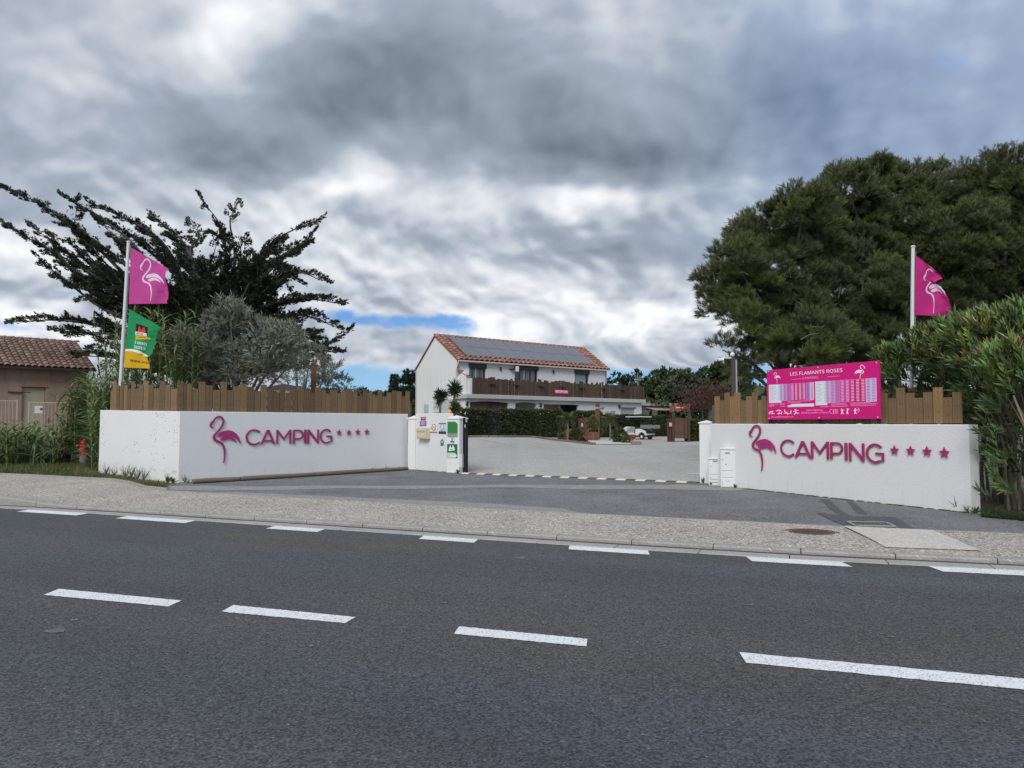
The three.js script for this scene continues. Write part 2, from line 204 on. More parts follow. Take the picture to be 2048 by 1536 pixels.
// road: level asphalt with long worn bands
{
  const S = [...steps(0, 56, 14), ...steps(57, kerbLen - 41, 130), ...steps(kerbLen - 38, kerbLen, 12)], O = [...steps(0, -9, 70), -11, -16, -24, -34];
  const pos = [], uv = [], col = [], idx = [];
  for (const o of O) for (const s of S) { const p = kerbAt(s, o); pos.push(p.x, 0, p.z); uv.push(p.x, p.z); const k = 1 + (fbm(s * .09 + 9, o * 1.3 + 4, 5) - .5) * .62 + (fbm(s * .9, o * 1.6, 3) - .5) * .22, w = (fbm(s * .16 + 30, o * .9, 4) - .5) * .26, gr = (fbm(s * .35 + 70, o * 1.2, 4) - .5) * .10; col.push(k * (1 + w), k * (1 + gr), k * (1 - w - gr)); }
  for (let j = 0; j < O.length - 1; j++) for (let i = 0; i < S.length - 1; i++) { const a = j * S.length + i, b = a + S.length; idx.push(a, b, a + 1, a + 1, b, b + 1); }
  const G = new THREE.BufferGeometry(); G.setAttribute('position', new THREE.Float32BufferAttribute(pos, 3)); G.setAttribute('uv', new THREE.Float32BufferAttribute(uv, 2)); G.setAttribute('color', new THREE.Float32BufferAttribute(col, 3)); G.setIndex(idx); G.computeVertexNormals();
  const road = structure('road', G, M.road);
  // painted marks: thin ragged skins
  const raggedQuad = (a, b, c, d, seed, n = 60) => { // a-b far edge, d-c near edge
    const r = rng(seed), top = [], bot = []; for (let i = 0; i <= n; i++) { const t = i / n; top.push(a.clone().lerp(b, t).add(V(0, 0, rr(r, -.006, .006)))); bot.push(d.clone().lerp(c, t).add(V(0, 0, rr(r, -.006, .006)))); }
    return flat([...bot, ...top.reverse()], .004); };
  const centre = [[[118, 1178.5], [363, 1201.8], [336.6, 1213.7], [87, 1190.5]], [[466.5, 1211], [711, 1235], [690, 1247], [443, 1224]], [[918.7, 1253.7], [1175, 1278.7], [1172.6, 1293.7], [908, 1268.4]], [[1479, 1305.7], [2460, 1396.5], [2460, 1421], [1491.6, 1326]]];
  centre.forEach((q, i) => mesh('centre_line_dash', raggedQuad(...q.map(([x, y]) => g(x, y)), 50 + i), M.paint, road));
  // dried spills and scuffs
  const spill = mat(1, 1, 1, { map: stoneTex(1.1, 110, [.15, .15, .155], 1.0, .1, .04, 33, .3), roughness: .9 }), rs = rng(205); for (const [px, py, w] of [[112, 1262, 15], [150, 1240, 7], [1040, 1116, 9], [1780, 1274, 5], [620, 1292, 6], [300, 1218, 6], [890, 1206, 5], [1500, 1210, 6]]) { const c = g(px, py), R = w / F * -c.z, P = []; for (let i = 0; i < 14; i++) { const a = i / 14 * 6.283, q = R * rr(rs, .45, 1.1); P.push(V(c.x + Math.cos(a) * q * 1.6, 0, c.z + Math.sin(a) * q * 1.5)); } mesh('dried_spill', flat(P, .004), spill, road); }
  [[60, 178], [256, 392], [551, 651], [849, 957], [1140, 1296], [1492, 1682], [1855, 2075]].forEach(([x0, x1], i) => {
    const s0 = kerbS(x0), s1 = kerbS(x1), r = rng(70 + i), a = [], b = []; for (let k = 0; k <= 40; k++) { const s = lerp(s0, s1, k / 40); a.push(kerbAt(s, -.015 + rr(r, -.004, .004))); b.push(kerbAt(s + .085, -.30 + rr(r, -.006, .006))); }
    mesh('edge_line_dash', flat([...b, ...a.reverse()], .004), M.paint, road); });
}
// kerb stones and gutter slabs, each a block with open joints
{
  const kerb = structGroup('kerb');
  const block = (s0, s1, o0, o1, y0a, y0b) => { // hexahedron along the curve, chamfered front top edge
    const c = .018, pr = (s, o, y) => { const p = kerbAt(s, o); return [p.x, y, p.z]; };
    const ring = (s, y) => [pr(s, o0, -.12), pr(s, o0, y - c), pr(s, o0 + c, y), pr(s, o1, y), pr(s, o1, -.12)];
    const A = ring(s0, y0a), B = ring(s1, y0b), pos = [], uv = []; const q = (a, b, c2, d) => { for (const p of [a, b, c2, a, c2, d]) { pos.push(...p); uv.push(p[0] + p[1], p[2] + p[1]); } };
    for (let i = 0; i < 5; i++) q(A[i], B[i], B[(i + 1) % 5], A[(i + 1) % 5]);
    for (let i = 1; i < 4; i++) { for (const p of [A[0], A[i], A[i + 1], B[0], B[i + 1], B[i]]) { pos.push(...p); uv.push(p[0] + p[1], p[2] + p[1]); } }
    const G = new THREE.BufferGeometry(); G.setAttribute('position', new THREE.Float32BufferAttribute(pos, 3)); G.setAttribute('uv', new THREE.Float32BufferAttribute(uv, 2)); G.computeVertexNormals(); return G; };
  const r = rng(31); let s = kerbS(817); const s0 = s - Math.ceil((s - kerbS(-60)) / 1.0) * 1.0;
  for (s = s0; s < kerbS(2130); s += 1.0) {
    const dy = rr(r, -.003, .003), a = s + .006, b = s + 1 - .006;
    const parts = Math.abs(kerbTop(s) - kerbTop(s + 1)) > .01 ? 3 : 1;
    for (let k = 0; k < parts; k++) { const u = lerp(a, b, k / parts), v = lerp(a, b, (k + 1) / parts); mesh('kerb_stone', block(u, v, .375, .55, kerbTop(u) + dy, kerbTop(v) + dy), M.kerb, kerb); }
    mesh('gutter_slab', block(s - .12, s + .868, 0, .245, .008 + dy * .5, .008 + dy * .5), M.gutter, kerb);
  }
  // dark brown strip fills the open joint between gutter and kerb
  const P = [], a = kerbS(-80), b = kerbS(2180); for (let i = 0; i <= 120; i++) P.push(kerbAt(lerp(a, b, i / 120), .235)); for (let i = 120; i >= 0; i--) P.push(kerbAt(lerp(a, b, i / 120), .39)); mesh('joint_strip', flat(P, .003), mat(.075, .066, .055, { roughness: 1 }), kerb);
}
// pavement of washed aggregate
const walkBack = [[-300, 940], [0, 952], [171, 961], [219, 963], [260, 970], [294, 980], [335, 984], [700, 1005], [1024, 1023.7], [1400, 1042.8], [1700, 1058], [2048, 1072.5], [2260, 1081]].map(([x, y]) => g(x, y));
const walkBackCurve = new THREE.CatmullRomCurve3(walkBack, false, 'centripetal', .5);
{
  const n = 240, pos = [], uv = [], idx = [], m = 8, sA = kerbS(-100), sB = kerbS(2200);
  for (let i = 0; i <= n; i++) { const t = i / n, k = kerbAt(lerp(sA, sB, t), .55), far = walkBackCurve.getPointAt(t);
    for (let j = 0; j <= m; j++) { const p = k.clone().lerp(far, j / m), s = lerp(sA, sB, t), back = sstep(kerbS(150), kerbS(330), s); p.y = lerp(kerbTop(s) - .006, lerp(.075, .03, back), sstep(0, 1, j / m)); pos.push(p.x, p.y, p.z); uv.push(p.x, p.z); } }
  for (let i = 0; i < n; i++) for (let j = 0; j < m; j++) { const a = i * (m + 1) + j, b = a + m + 1; idx.push(a, b, a + 1, b, b + 1, a + 1); }
  const G = new THREE.BufferGeometry(); G.setAttribute('position', new THREE.Float32BufferAttribute(pos, 3)); G.setAttribute('uv', new THREE.Float32BufferAttribute(uv, 2)); G.setIndex(idx); G.computeVertexNormals();
  const walk = structure('pavement', G, M.walk);
  mesh('concrete_patch', flat([[1688, 1059], [1865, 1067.5], [1962, 1110], [1880, 1107], [1772, 1103], [1742, 1086]].map(([x, y]) => g(x, y)), .052), M.slab, walk);
  // expansion joints across the pavement
}
// narrow concrete edging between pavement and forecourt, and along the verge
{
  const ed = structGroup('edging'), r = rng(12), L = walkBackCurve.getLength();
  for (let s = 2.5; s < L - .6; s += 1.0) { const a = walkBackCurve.getPointAt(s / L), b = walkBackCurve.getPointAt((s + .985) / L), d = b.clone().sub(a), w = d.length(); const high = pxOf(a)[0] < 300; const y = high ? .09 : .037;
    const m = mesh('edging_stone', box(w, .16 + y, .065), M.kerb, ed); m.position.set((a.x + b.x) / 2, -.16 + rr(r, -.002, .002), (a.z + b.z) / 2); m.rotation.y = Math.atan2(-d.z, d.x); }
}
// forecourt of dark asphalt with an older strip, trench repairs and a chamber lid
const gateL = g(927, 947.5), gateR = g(1398, 966.5);
{
  const wpts = walkBack.slice(6).map(p => p.clone());
  const far = [[2260, 1062], [2048, 1037.5], [1965, 1030], [1943, 1024], [1700, 997], [1430, 968], [1398, 963], [1150, 953.5], [925, 944], [893, 941.5], [833, 938], [815, 936], [600, 949], [360, 963]].map(([x, y]) => g(x, y));
  const ap = structure('forecourt', flat([...wpts, ...far], .008), M.apron);
  const strip = (pts, y, m, name) => mesh(name, flat(pts.map(([x, b]) => g(x, b)), y), m, ap);
  strip([[258, 979], [335, 981], [420, 982.5], [560, 981], [680, 977.5], [820, 979], [960, 976], [1050, 976], [1160, 980], [1290, 979], [1400, 981], [1470, 983], [1500, 979], [1440, 974.5], [1380, 970], [1240, 971], [1100, 970.5], [1010, 969.5], [900, 972], [760, 972.5], [640, 972], [520, 974], [400, 972], [340, 973]], .012, M.apronOld, 'worn_strip');
  strip([[360, 986.5], [560, 998], [760, 1008], [960, 1018], [1180, 1030], [1120, 1018], [960, 1007], [780, 999], [620, 992], [470, 985]], .012, M.apronOld, 'worn_patch');
  strip([[1640, 999], [1658, 1000], [1682, 1022], [1712, 1038], [1690, 1037], [1660, 1020]], .012, M.tar, 'tar_patch');
  strip([[1633, 1027], [1700, 1034], [1790, 1036], [1808, 1046], [1830, 1060], [1800, 1058.5], [1795, 1052], [1720, 1042], [1690, 1052], [1668, 1045]], .016, M.tar, 'tar_patch');
  strip([[1690, 1000], [1705, 1002], [1735, 1030], [1715, 1029]], .012, M.tar, 'tar_patch');
  // gravel and leaf litter gathered along the wall feet
  const litterMat = mat(1, 1, 1, { map: stoneTex(.9, 60, [.15, .105, .062], 1.2, .3, .06, 77, .3), roughness: 1 });
  const litter = (a, b, n, seed, wide) => { const r = rng(seed); for (let i = 0; i < n; i++) { const t0 = i / n + rr(r, 0, .5) / n, t1 = t0 + rr(r, .4, 1.1) / n, A = a.clone().lerp(b, t0), B = a.clone().lerp(b, t1), d = B.clone().sub(A).normalize(), nn = V(-d.z, 0, d.x), w = rr(r, .4, 1) * wide, pts = []; for (let k = 0; k <= 6; k++) pts.push(A.clone().lerp(B, k / 6).addScaledVector(nn, .03 + w * Math.sin(Math.PI * (k + .3) / 6.6) * rr(r, .5, 1))); mesh('leaf_litter', flat([A.clone().addScaledVector(nn, -.03), ...pts, B.clone().addScaledVector(nn, -.03)], .018 + (i % 2) * .003), litterMat, ap); } };
  litter(g(1480, 977), g(1943, 1027), 26, 88, .09); litter(g(365, 966.3), g(815, 938), 22, 89, .10); litter(g(835, 941), g(893, 945), 4, 90, .05);
}
const manholeMat = mat(1, 1, 1, { map: tex(256, 256, (u, v) => { const a = fbm(u * 10, v * 10, 5, 10), b = fbm(u * 40 + 3, v * 40, 3, 40); return [sr(.07 + a * .11 + b * .05), sr(.045 + a * .06 + b * .03), sr(.038 + a * .045 + b * .02)]; }), roughness: .75, metalness: .25 });
{
  const c = g(1623, 1069), t = thing('manhole_cover', 'round rusty iron manhole cover set in the pavement', 'manhole cover', V(c.x, .022, c.z), .3);
  mesh('frame_ring', new THREE.RingGeometry(.315, .36, 40).rotateX(-Math.PI / 2).translate(0, .012, 0), manholeMat, t);
  mesh('lid', cyl(.305, .30, .016, 40), manholeMat, t);
  const studs = []; for (let i = -4; i <= 4; i++) for (let j = -4; j <= 4; j++) if (i * i + j * j < 17) studs.push(box(.045, .006, .02, i * .06, .016, j * .06)); setUD(mesh('raised_pattern', merge(studs), manholeMat, t), null, null, null, 'stuff');
}
{
  const q = [[1686, 1045.5], [1762, 1047], [1800, 1057.5], [1716, 1055]].map(([x, y]) => g(x, y)), c = q[0].clone().add(q[2]).multiplyScalar(.5), t = thing('chamber_lid', 'grey rectangular chamber lid framed in the dark forecourt asphalt', 'chamber lid', V(c.x, .02, c.z), Math.atan2(-(q[1].z - q[0].z), q[1].x - q[0].x));
  const w = q[0].distanceTo(q[1]), d = q[1].distanceTo(q[2]) * .8; mesh('lid', box(w - .1, .012, d - .1), M.tar, t);
  for (const [x, z, a, b] of [[0, d / 2, w, .04], [0, -d / 2, w, .04], [w / 2, 0, .04, d - .042], [-w / 2, 0, .04, d - .042]]) mesh('frame_bar', box(a, .016, b, x, 0, z), M.kerb, t);
}
// car park surface behind the gate
{
  const dir = gateR.clone().sub(gateL), front = (x) => x < -2 ? 26.2 : x < 5.2 ? -(gateL.z + dir.z * (x - gateL.x) / dir.x) + .05 : 20.5 + (x - 5.2) * 1.9;
  const xs = steps(-6, 22, 56), ds = steps(0, 1, 60).map(t => (x) => [x, lerp(front(x), 78, Math.pow(t, 1.25))]);
  const park = structure('car_park', gridSheet(xs, ds, (x, d) => rise(x, d) + .013, (x, d) => { const k = 1 + (fbm(x * .35 + 5, d * .12 + 2, 4) - .5) * .36, w = (fbm(x * .3, d * .1 + 50, 3) - .5) * .12; return [k * (1 + w), k, k * (1 - w)]; }), M.park);
  const line = (a, b, w) => { const p = gp(...a), q = gp(...b), n = V(q.z - p.z, 0, p.x - q.x).normalize().multiplyScalar(w / 2), pos = [], N = 10, idx = []; for (let i = 0; i <= N; i++) { const c = p.clone().lerp(q, i / N); for (const k of [1, -1]) { const v = c.clone().addScaledVector(n, k); pos.push(v.x, rise(v.x, -v.z) + .036, v.z); } } const up = n.x * (q.z - p.z) - n.z * (q.x - p.x) < 0; for (let i = 0; i < N; i++) { const k = i * 2; up ? idx.push(k, k + 2, k + 1, k + 1, k + 2, k + 3) : idx.push(k, k + 1, k + 2, k + 1, k + 3, k + 2); } const G = new THREE.BufferGeometry(); G.setAttribute('position', new THREE.Float32BufferAttribute(pos, 3)); G.setAttribute('uv', new THREE.Float32BufferAttribute(pos.filter((_, i) => i % 3 !== 1), 2)); G.setIndex(idx); G.setAttribute('normal', new THREE.Float32BufferAttribute(pos.map((_, i) => i % 3 === 1 ? 1 : 0), 3)); return G; };
  for (const [a, b] of [[[950, 877], [1020, 889.5]], [[1020, 877], [1100, 889]], [[1090, 881], [1130, 887.5]]]) mesh('parking_line', line(a, b, .12), M.paintOld, park);
  for (const [a, b] of [[[1380, 918.6], [1425, 918.6]], [[1376, 949.5], [1425, 950]]]) mesh('parking_line', line(a, b, .12), M.paintOld, park);
  const padPts = [[1160, 878.2], [1215, 879], [1282, 886.5], [1284, 889.5], [1192, 889.5], [1178, 884]].map(([x, y]) => gp(x, y));
  const s = flat(padPts, 0); const P = s.attributes.position; for (let i = 0; i < P.count; i++) P.setY(i, rise(P.getX(i), -P.getZ(i)) + .04);
  mesh('paved_entrance', s, M.slab, park);
}
// rubber speed ramp in the gateway, yellow and black pieces
{
  const t = thing('speed_ramp', 'low rubber speed ramp of yellow and black blocks across the gateway', 'speed bump', gateL.clone().setY(.010), Math.atan2(-(gateR.z - gateL.z), gateR.x - gateL.x));
  const L = gateL.distanceTo(gateR), n = 26, w = L / n, prof = poly([[-.17, 0], [-.11, .02], [-.04, .03], [.04, .03], [.11, .02], [.17, 0]]);
  const G = new THREE.ExtrudeGeometry(prof, { depth: w - .006, bevelEnabled: false }).rotateY(Math.PI / 2), my = mat(.76, .66, .42, { roughness: .8 }), mb = mat(.10, .10, .105, { roughness: .85 });
  for (let i = 0; i < n; i++) { const m = mesh(i % 2 ? 'black_block' : 'yellow_block', G, i % 2 ? mb : my, t); m.position.x = i * w; }
}
// ---------------------------------------------------------------- rendered white walls
const stuccoBump = tex(512, 512, (u, v) => { const a = fbm(u * 60, v * 60, 3, 60), b = fbm(u * 14, v * 14, 3, 14); return [a * .8 + b * .2]; }, false, [1 / .8, 1 / .8]);
const stuccoMap = tex(1024, 1024, (u, v) => { const a = fbm(u * 5, v * 5, 5, 5) - .5, f = vnoise(u * 300, v * 300, 300) - .5, st = sstep(.60, .80, fbm(u * 40, v * 4, 4, 4)) * .05; const k = .79 * (1 + a * .06 + f * .07 - st); return [sr(k), sr(k * .995), sr(k * .985)]; }, true, [1 / 4, 1 / 4]);
M.white = mat(1, 1, 1, { map: stuccoMap, bumpMap: stuccoBump, bumpScale: .004, roughness: .93 });
M.whitePlain = mat(.80, .80, .79, { roughness: .8 });
const dirtyWall = tex(1024, 512, (u, v) => { const a = fbm(u * 6, v * 6, 5, 6) - .5, f = vnoise(u * 300, v * 150, 150) - .5; const spl = sstep(.52, .70, fbm(u * 22, v * 22, 4, 22)) * sstep(.24, .05, v + (fbm(u * 9, v * 5, 3, 9) - .5) * .12); const fleck = fbm(u * 70, v * 70, 2, 70) > .80 && fbm(u * 5 + 2, v * 5, 2, 5) > .56 ? .45 : 1; const k = .79 * (1 + a * .06 + f * .07) * fleck; return [sr(lerp(k, .46, spl * .7)), sr(lerp(k * .995, .42, spl * .7)), sr(lerp(k * .985, .33, spl * .75))]; }, true, [1 / 5.2, 1 / 2]);
M.whiteDirty = mat(1, 1, 1, { map: dirtyWall, bumpMap: stuccoBump, bumpScale: .004, roughness: .93 });

function prismWall(front, tops, thick, base = -.1, givenBack) {            // upright wall following points, mitred at the bends; uv in metres
  const n = front.length, back = givenBack ?? front.map((p, i) => { const a = front[Math.max(0, i - 1)], b = front[Math.min(n - 1, i + 1)], A = p.clone().sub(a), B = b.clone().sub(p); if (i === 0) A.copy(B); if (i === n - 1) B.copy(A); A.normalize(); B.normalize(); const nA = V(A.z, 0, -A.x), nB = V(B.z, 0, -B.x), m = nA.clone().add(nB).normalize(); return p.clone().addScaledVector(m, thick / m.dot(nA)); });
  const pos = [], uv = []; const q = (pts, uvs) => { for (const k of [0, 1, 2, 0, 2, 3]) { pos.push(pts[k].x, pts[k].y, pts[k].z); uv.push(...uvs[k]); } };
  const lift = (p, y) => V(p.x, y, p.z), c = .014; let s = 0;
  for (let i = 0; i < n - 1; i++) { const L = front[i].distanceTo(front[i + 1]), a = front[i], b = front[i + 1], A = back[i], B = back[i + 1];
    const inn = (p, P) => p.clone().lerp(P, c / p.distanceTo(P));
    q([lift(a, base), lift(b, base), lift(b, tops[i + 1] - c), lift(a, tops[i] - c)], [[s, base], [s + L, base], [s + L, tops[i + 1]], [s, tops[i]]]);
    q([lift(a, tops[i] - c), lift(b, tops[i + 1] - c), lift(inn(b, B), tops[i + 1]), lift(inn(a, A), tops[i])], [[s, 0], [s + L, 0], [s + L, c], [s, c]]);
    q([lift(inn(a, A), tops[i]), lift(inn(b, B), tops[i + 1]), lift(B, tops[i + 1]), lift(A, tops[i])], [[s, 0], [s + L, 0], [s + L, thick], [s, thick]]);
    q([lift(B, base), lift(A, base), lift(A, tops[i]), lift(B, tops[i + 1])], [[s, base], [s + L, base], [s + L, tops[i]], [s, tops[i]]]); s += L; }
  for (const i of [0, n - 1]) { const a = i ? front[i] : back[0], b = i ? back[i] : front[0]; q([lift(a, base), lift(b, base), lift(b, tops[i]), lift(a, tops[i])], [[0, base], [thick, base], [thick, tops[i]], [0, tops[i]]]); }
  const G = new THREE.BufferGeometry(); G.setAttribute('position', new THREE.Float32BufferAttribute(pos, 3)); G.setAttribute('uv', new THREE.Float32BufferAttribute(uv, 2)); G.computeVertexNormals(); return { geo: G, back };
}
const LW = [g(197, 948), g(357, 965.5), g(815, 938)];           // left wall: short dirty return, long lettered face
const RW = [g(1423, 970.5), g(1943, 1027)];                     // right wall
const hOf = (px, py, p) => at(px, py, -p.z).y;
const lTop = [hOf(205, 820, LW[0]), hOf(360, 822.5, LW[1]), hOf(815, 828, LW[2])], rTop = [hOf(1423, 847.5, RW[0]), hOf(1940, 849, RW[1])];
const leftWall = prismWall(LW, lTop, .24), rightWall = prismWall(RW, rTop, .236);
{
  const t = thing('white_wall', 'white rendered wall with flamingo sign beside the fire hydrant', 'wall', V(0, 0, 0), 0, 'entrance walls');
  const bk = leftWall.back, A = prismWall([LW[0], LW[1]], [lTop[0], lTop[1]], .24, -.1, [bk[0], bk[1]]), m1 = mesh('wall_return', A.geo, M.whiteDirty, t), B = prismWall([LW[1], LW[2]], [lTop[1], lTop[2]], .24, -.1, [bk[1], bk[2]]), m2 = mesh('wall_face', B.geo, M.white, t);
  setUD(m1, 'short angled wall end with grime and splashes');
}
{
  const t = thing('white_wall', 'white rendered wall below the pink price board', 'wall', V(0, 0, 0), 0, 'entrance walls');
  mesh('wall_face', rightWall.geo, M.white, t);
}
const LF = new Frame(LW[1].clone(), LW[2].x - LW[1].x, -(LW[2].z - LW[1].z));
const LF1 = new Frame(LW[0].clone(), LW[1].x - LW[0].x, -(LW[1].z - LW[0].z));
const RF = new Frame(RW[0].clone(), RW[1].x - RW[0].x, -(RW[1].z - RW[0].z));

// gate posts with pyramid caps, and the plaque wall between the two left ones
const gateTurn = Math.atan2(-(gateR.z - gateL.z), gateR.x - gateL.x);
const GD = V(Math.cos(gateTurn), 0, -Math.sin(gateTurn));
function gatePost(corner, w, d, hEdge, hApex, label) {          // corner = front left foot
  const t = thing('gate_post', label, 'gate post', corner.clone().setY(0), gateTurn, 'gate posts');
  mesh('shaft', box(w, hEdge + .1, d, w / 2, -.1, -d / 2), M.white, t);
  const o = .025, cap = new THREE.BufferGeometry(), x0 = -o, x1 = w + o, z0 = -d - o, z1 = o, e = hEdge, k = hEdge + .028, p = [[x0, e, z1], [x1, e, z1], [x1, e, z0], [x0, e, z0], [x0, k, z1], [x1, k, z1], [x1, k, z0], [x0, k, z0], [w / 2, hApex, -d / 2]], f = [];
  for (let i = 0; i < 4; i++) { const j = (i + 1) % 4; f.push(i, j, 4 + j, i, 4 + j, 4 + i, 4 + i, 4 + j, 8); } f.push(0, 2, 1, 0, 3, 2);
  const P = [], U = []; f.forEach(i => { P.push(...p[i]); U.push(p[i][0], p[i][2]); }); cap.setAttribute('position', new THREE.Float32BufferAttribute(P, 3)); cap.setAttribute('uv', new THREE.Float32BufferAttribute(U, 2)); cap.computeVertexNormals();
  mesh('cap', cap, M.whitePlain, t); return t;
}
const pA = g(815.6, 938.8), pB = g(894, 945.6), pC = g(1400, 966.6);
gatePost(pA, .30, .30, hOf(830, 838, pA), hOf(830, 831, pA), 'slim white gate post beside the cream letter box');
gatePost(pB, .46, .42, hOf(908, 838, pB), hOf(908, 830.5, pB), 'wide white gate post carrying green plaques');
gatePost(pC, .30, .30, hOf(1410, 847, pC), hOf(1410, 840.5, pC), 'slim white gate post beside white meter cabinets');
const qa = pA.clone().addScaledVector(GD, .30).add(V(0, 0, -.06)), qb = pB.clone().add(V(-.004, 0, -.14));
const plaqueTop = hOf(860, 827.5, qa);
{
  const t = thing('plaque_wall', 'short white wall with plaques and a letter box between two posts', 'wall', V(0, 0, 0), 0, 'entrance walls');
  mesh('wall_face', prismWall([qa, qb], [plaqueTop, plaqueTop], .2).geo, M.white, t);
}
const PF = new Frame(qa.clone(), qb.x - qa.x, -(qb.z - qa.z)), BF = new Frame(pB.clone(), GD.x, -GD.z * 1);
BF.turn = gateTurn; BF.X.copy(GD); BF.Z.set(Math.sin(gateTurn), 0, Math.cos(gateTurn));

// ---------------------------------------------------------------- board fences on the walls
const woodTex = tex(256, 512, (u, v) => { const g1 = fbm(u * 22 + fbm(u * 3, v * 2, 3, 2) * 2, v * 2, 4, 2), g2 = fbm(u * 64, v * 4, 3, 4), kx = ((u * 4) % 1) - .5, ky = ((v * 3 + Math.floor(u * 4) * .37) % 1) - .5, kn = Math.exp(-(kx * kx * 60 + ky * ky * 420)); const k = .78 + (g1 - .5) * .5 + (g2 - .5) * .35 - kn * .35; return [sr(k), sr(k * .985), sr(k * .96)]; }, true);
function woodSet(r, gg, b, seed, spread, n = 6) { const q = rng(seed); return Array.from({ length: n }, () => { const k = 1 + (q() - .5) * spread, h = (q() - .5) * .14; return mat(r * k * (1 + h * .3), gg * k, b * k * (1 - h), { map: woodTex, bumpMap: woodTex, bumpScale: .002, roughness: .82 }); }); }
const woodPale = woodSet(.235, .150, .074, 3, .8, 9), woodWarm = woodSet(.33, .205, .098, 13, .5, 8), woodDark = woodSet(.098, .062, .039, 4, .75, 9), woodRed = woodSet(.125, .060, .036, 6, .6), woodBrown = woodSet(.23, .125, .06, 9, .4);
const plankGeo = [0, 1, 2, 3].map(k => { const b = new THREE.BoxGeometry(1, 1, 1).translate(.5, .5, 0), uv = b.attributes.uv; for (let i = 0; i < uv.count; i++) uv.setXY(i, k * .25 + uv.getX(i) * .245, uv.getY(i) * .9 + k * .1); return b; });
let plankN = 0;
function plank(name, mats, parent, x0, x1, y0, y1, z, th, r) { const k = plankN++, m = mesh(name, plankGeo[Math.floor(r() * 4)], mats[Math.floor(r() * mats.length)], parent); m.position.set(x0, y0, z); m.scale.set(Math.max(.02, x1 - x0), y1 - y0, th); return m; }
// left and right edge and top of each board, read off the photograph
const L1 = [[222, 226.5, 781], [226.5, 230, 766], [230, 235, 765], [235, 240.5, 771], [240.5, 243.5, 773]];
const L2 = [[243.5, 249, 763.5], [249, 255.3, 770.5], [255.3, 263, 778], [263, 269.8, 762.5], [269.8, 279.8, 777.5], [279.8, 288.2, 769], [289.8, 298.7, 762], [298.7, 308.7, 769], [308.7, 320, 776.7], [320, 331, 762], [331, 342, 769.8], [342, 354.3, 777.5], [355, 367, 763.3], [367, 374, 767.3], [374, 383.3, 768.5], [383.3, 397.4, 777.5], [398, 411.5, 763.5], [411.5, 426.2, 771], [426.2, 440.4, 780], [441.8, 454.5, 763.5], [454.5, 467.8, 780.5], [467.8, 481, 772.8], [481, 495.1, 767.3], [495.1, 508.4, 773.5], [509, 520.8, 783], [521.6, 534.2, 769.5], [534.8, 546.5, 776.7], [546.6, 559.2, 784.5], [559.8, 571.6, 770.5], [571.6, 583.4, 785.4], [584, 595.2, 778.3], [595.8, 607.5, 772], [607.5, 620, 778.3], [620, 630.2, 785.3], [630.2, 642, 774.4], [642, 652, 779.8], [652, 661.4, 787.7], [661.4, 675.5, 780], [675.5, 684, 787], [684, 693.4, 781.4], [693.4, 705.2, 777.5], [705.2, 715.3, 783], [715.3, 726.2, 791.6], [726.2, 734.8, 778.3], [734.8, 740.3, 785.3], [740.3, 745, 782.2], [745, 755.2, 792.3], [755.6, 763.8, 780.3], [763.8, 774, 793], [774, 783.3, 785.3], [783.8, 793.4, 781], [793.4, 802.8, 783], [802.8, 810.6, 793], [811, 819.2, 782.2]];
{
  const t = thing('board_fence', 'weathered timber board fence on the wall beside the flagpole with two flags', 'fence', LW[1].clone().setY(0), LF.turn, 'board fences'), r = rng(60), z = -.10;
  const yAt = (x) => lerp(lTop[1], lTop[2], clamp(x / LW[1].distanceTo(LW[2])));
  // short side against the reeds
  const cornerX = LF.hit(243.5, 800, z).x;
  // the boards left of the wall's bend follow the short wall
  const side = LW[1].clone().sub(LW[0]).normalize(), sideLocal = (px, py) => LF1.hit(px, py, z);
  const g1 = new THREE.Group(); g1.name = 'angled_boards'; t.add(g1); g1.position.copy(LW[0]).sub(LW[1]).setY(0).applyAxisAngle(UPV, -LF.turn); g1.rotation.y = LF1.turn - LF.turn;
  const bendPx = 357;
  const y1 = (x) => lerp(lTop[0], lTop[1], clamp(x / LW[0].distanceTo(LW[1])));
  for (const [a, b, top] of [...L1, ...L2]) {
    if (b < bendPx - 1) { const p = sideLocal(a, top), q = sideLocal(b, top); plank('board', woodPale, g1, p.x, q.x - .010, y1(p.x) + .006, (p.y + q.y) / 2, z + rr(r, -.014, .014), .022, r); }
    else { const p = LF.hit(a, top, z), q = LF.hit(b, top, z); plank('board', woodPale, t, p.x, q.x - .010, yAt(p.x) + .006, (p.y + q.y) / 2, z + rr(r, -.014, .014), .022, r); }
  }
  const Lm = LW[1].distanceTo(LW[2]), rail = (len, par, y, zz) => { const m = mesh('rail', box(len, .08, .04, len / 2, 0, 0), woodPale[1], par); m.position.set(.05, y, zz); };
  rail(Lm - .1, t, lTop[1] + .12, z - .045); rail(Lm - .1, t, lTop[1] + .36, z - .045);
}
